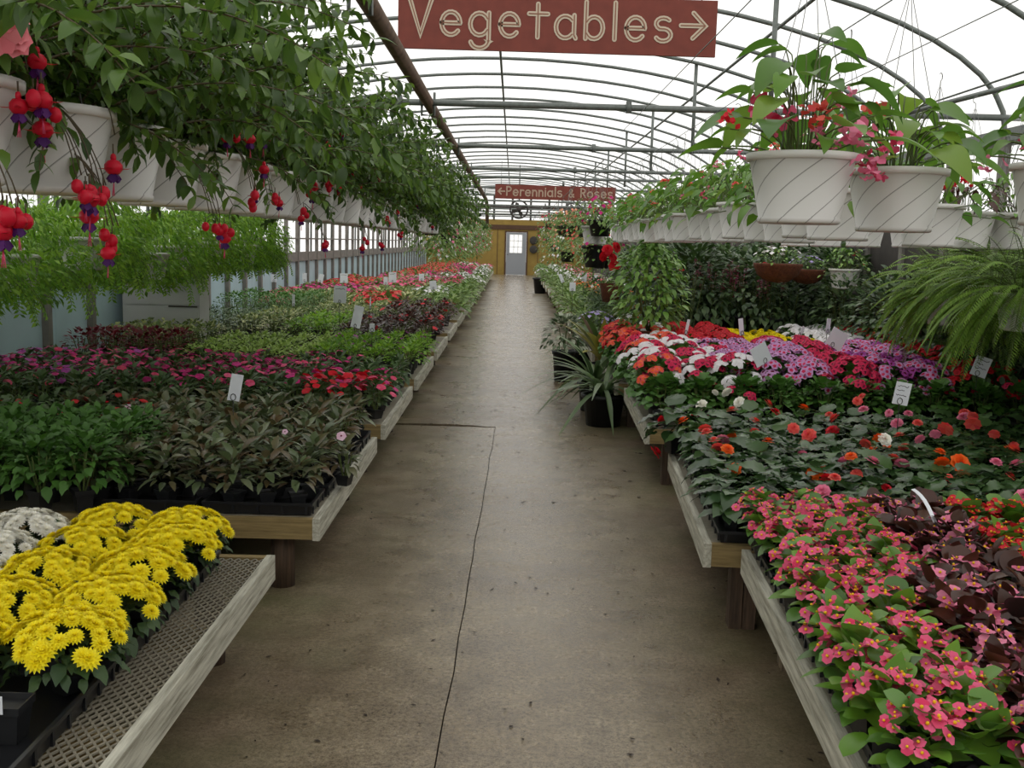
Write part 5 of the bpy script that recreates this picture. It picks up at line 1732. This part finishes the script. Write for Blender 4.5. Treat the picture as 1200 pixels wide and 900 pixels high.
# --- plant tags
for px, py, w, h, y, lab, yaw, tilt, lines in (
    (273, 454, 14, 32, 5.35, 'white tag on a black stake in the dark impatiens', .35, .18, 0),
    (137, 355, 8, 15, 11.4, 'white tag before the dark green plants by the left wall', .2, .1, 0), (214, 349, 7, 15, 11.05, 'white tag in front of the grey cabinet', 0, 0, 0),
    (398, 345, 15, 20, 12.2, 'large grey-white tag in the fifth left bed', 0, .05, 1), (416, 371, 13, 26, 10.6, 'tilted white tag behind the magenta impatiens', .7, .25, 0), (344, 352, 4, 14, 12.5, 'narrow white tag right of the light green plants', .9, 0, 0),
    (403, 326, 9, 11, 17, 'small white tag before the far red flowers', 0, 0, 1), (460, 325, 9, 12, 17, 'small white tag right of centre in the far left bed', .3, 0, 1), (452, 329, 5, 9, 16.6, 'narrow tag beside the far left bed tag', .2, 0, 0), (494, 325, 6, 8, 18, 'tiny tag in the far left pink bed', 0, 0, 0),
    (508, 334, 8, 10, 16, 'grey tag near the aisle in the far left bed', 0, -.1, 0), (434, 355, 3, 14, 12.4, 'thin edge-on tag in the bronze begonias', 1.2, 0, 0), (436, 384, 6, 10, 9.8, 'small white tag low by the green plants', 0, 0, 0),
    (357, 325, 5, 10, 17, 'white tag left among the far pink flowers', 0, 0, 0), (375, 326, 6, 10, 17.2, 'white tag right among the far pink flowers', 0, .2, 0), (321, 326, 7, 9, 16, 'white tag above the fine-leaved bushes', 0, 0, 0),
    (897, 414, 22, 24, 6.9, 'white tag turned cornerwise before the pale pink pelargoniums', .3, -.5, 0), (976, 396, 22, 22, 7.5, 'square white tag tilted above the rose pelargoniums', .2, .5, 0), (970, 382, 7, 18, 8.6, 'narrow tag behind the square tilted tag', .6, .1, 0), (870, 383, 6, 20, 8.7, 'narrow white tag above the scarlet pelargoniums', .3, -.15, 0),
    (1055, 386, 9, 19, 8.4, 'white tag with writing behind the white pelargoniums', .2, .05, 3), (1137, 388, 14, 22, 7.6, 'white tag with writing under the hanging ferns', .3, -.3, 3), (1146, 429, 18, 24, 6.7, 'white tag with writing above the red pelargonium', -.2, .3, 3), (1055, 461, 18, 27, 5.5, 'white tag with handwriting in the large-leaved begonias', -.1, .15, 3),
    (804, 383, 4, 18, 9.0, 'thin white stick tag in front of the bright bush', .5, .2, 0), (937, 388, 4, 14, 8.8, 'thin white stick tag left of the tilted square tag', .5, .5, 0),
    (671, 336, 7, 10, 15, 'white tag over the lavender far right flowers', 0, 0, 0), (684, 325, 6, 10, 17, 'white tag in the far right orange bed', 0, .1, 0), (697, 326, 7, 8, 17.2, 'grey tag right of the far orange bed tag', 0, 0, 0), (660, 326, 4, 10, 18, 'tilted small tag at the far right aisle edge', 0, -.4, 0)):
    plant_tag(px, py, w, h, y, lab, yaw, tilt, lines=lines, drop=.26 if px == 273 else .2)
# long curved stick label in the wax begonias
A, B = at_y(1070, 573, 3.75), at_y(1096, 612, 3.55)
mb = MB()
q = [A + (B - A) * t + np.array([0, 0, .02 * math.sin(math.pi * t)]) for t in np.linspace(0, 1, 7)]
for a_, b_ in zip(q[:-1], q[1:]):
    w = np.array([.009, .006, 0])
    mb.add([a_ - w, a_ + w, b_ + w, b_ - w, a_ - w - (0, 0, .002), a_ + w - (0, 0, .002), b_ + w - (0, 0, .002), b_ - w - (0, 0, .002)], [(0, 1, 2, 3), (4, 7, 6, 5), (0, 3, 7, 4), (1, 5, 6, 2), (0, 4, 5, 1), (3, 2, 6, 7)])
o = thing('stick_label', 'long bent white stick label on a black wire among the wax begonias', 'plant tag', (0, 0, 0))
ob('strip', mb.mesh('label strip', MT['card'], smooth=False), o)
mb = MB(); mb.tube([q[-1], at_y(1120, 660, 3.35), at_y(1140, 720, 3.15) ], .003, 5); ob('stake', mb.mesh('stake', MT['blackwire']), o)
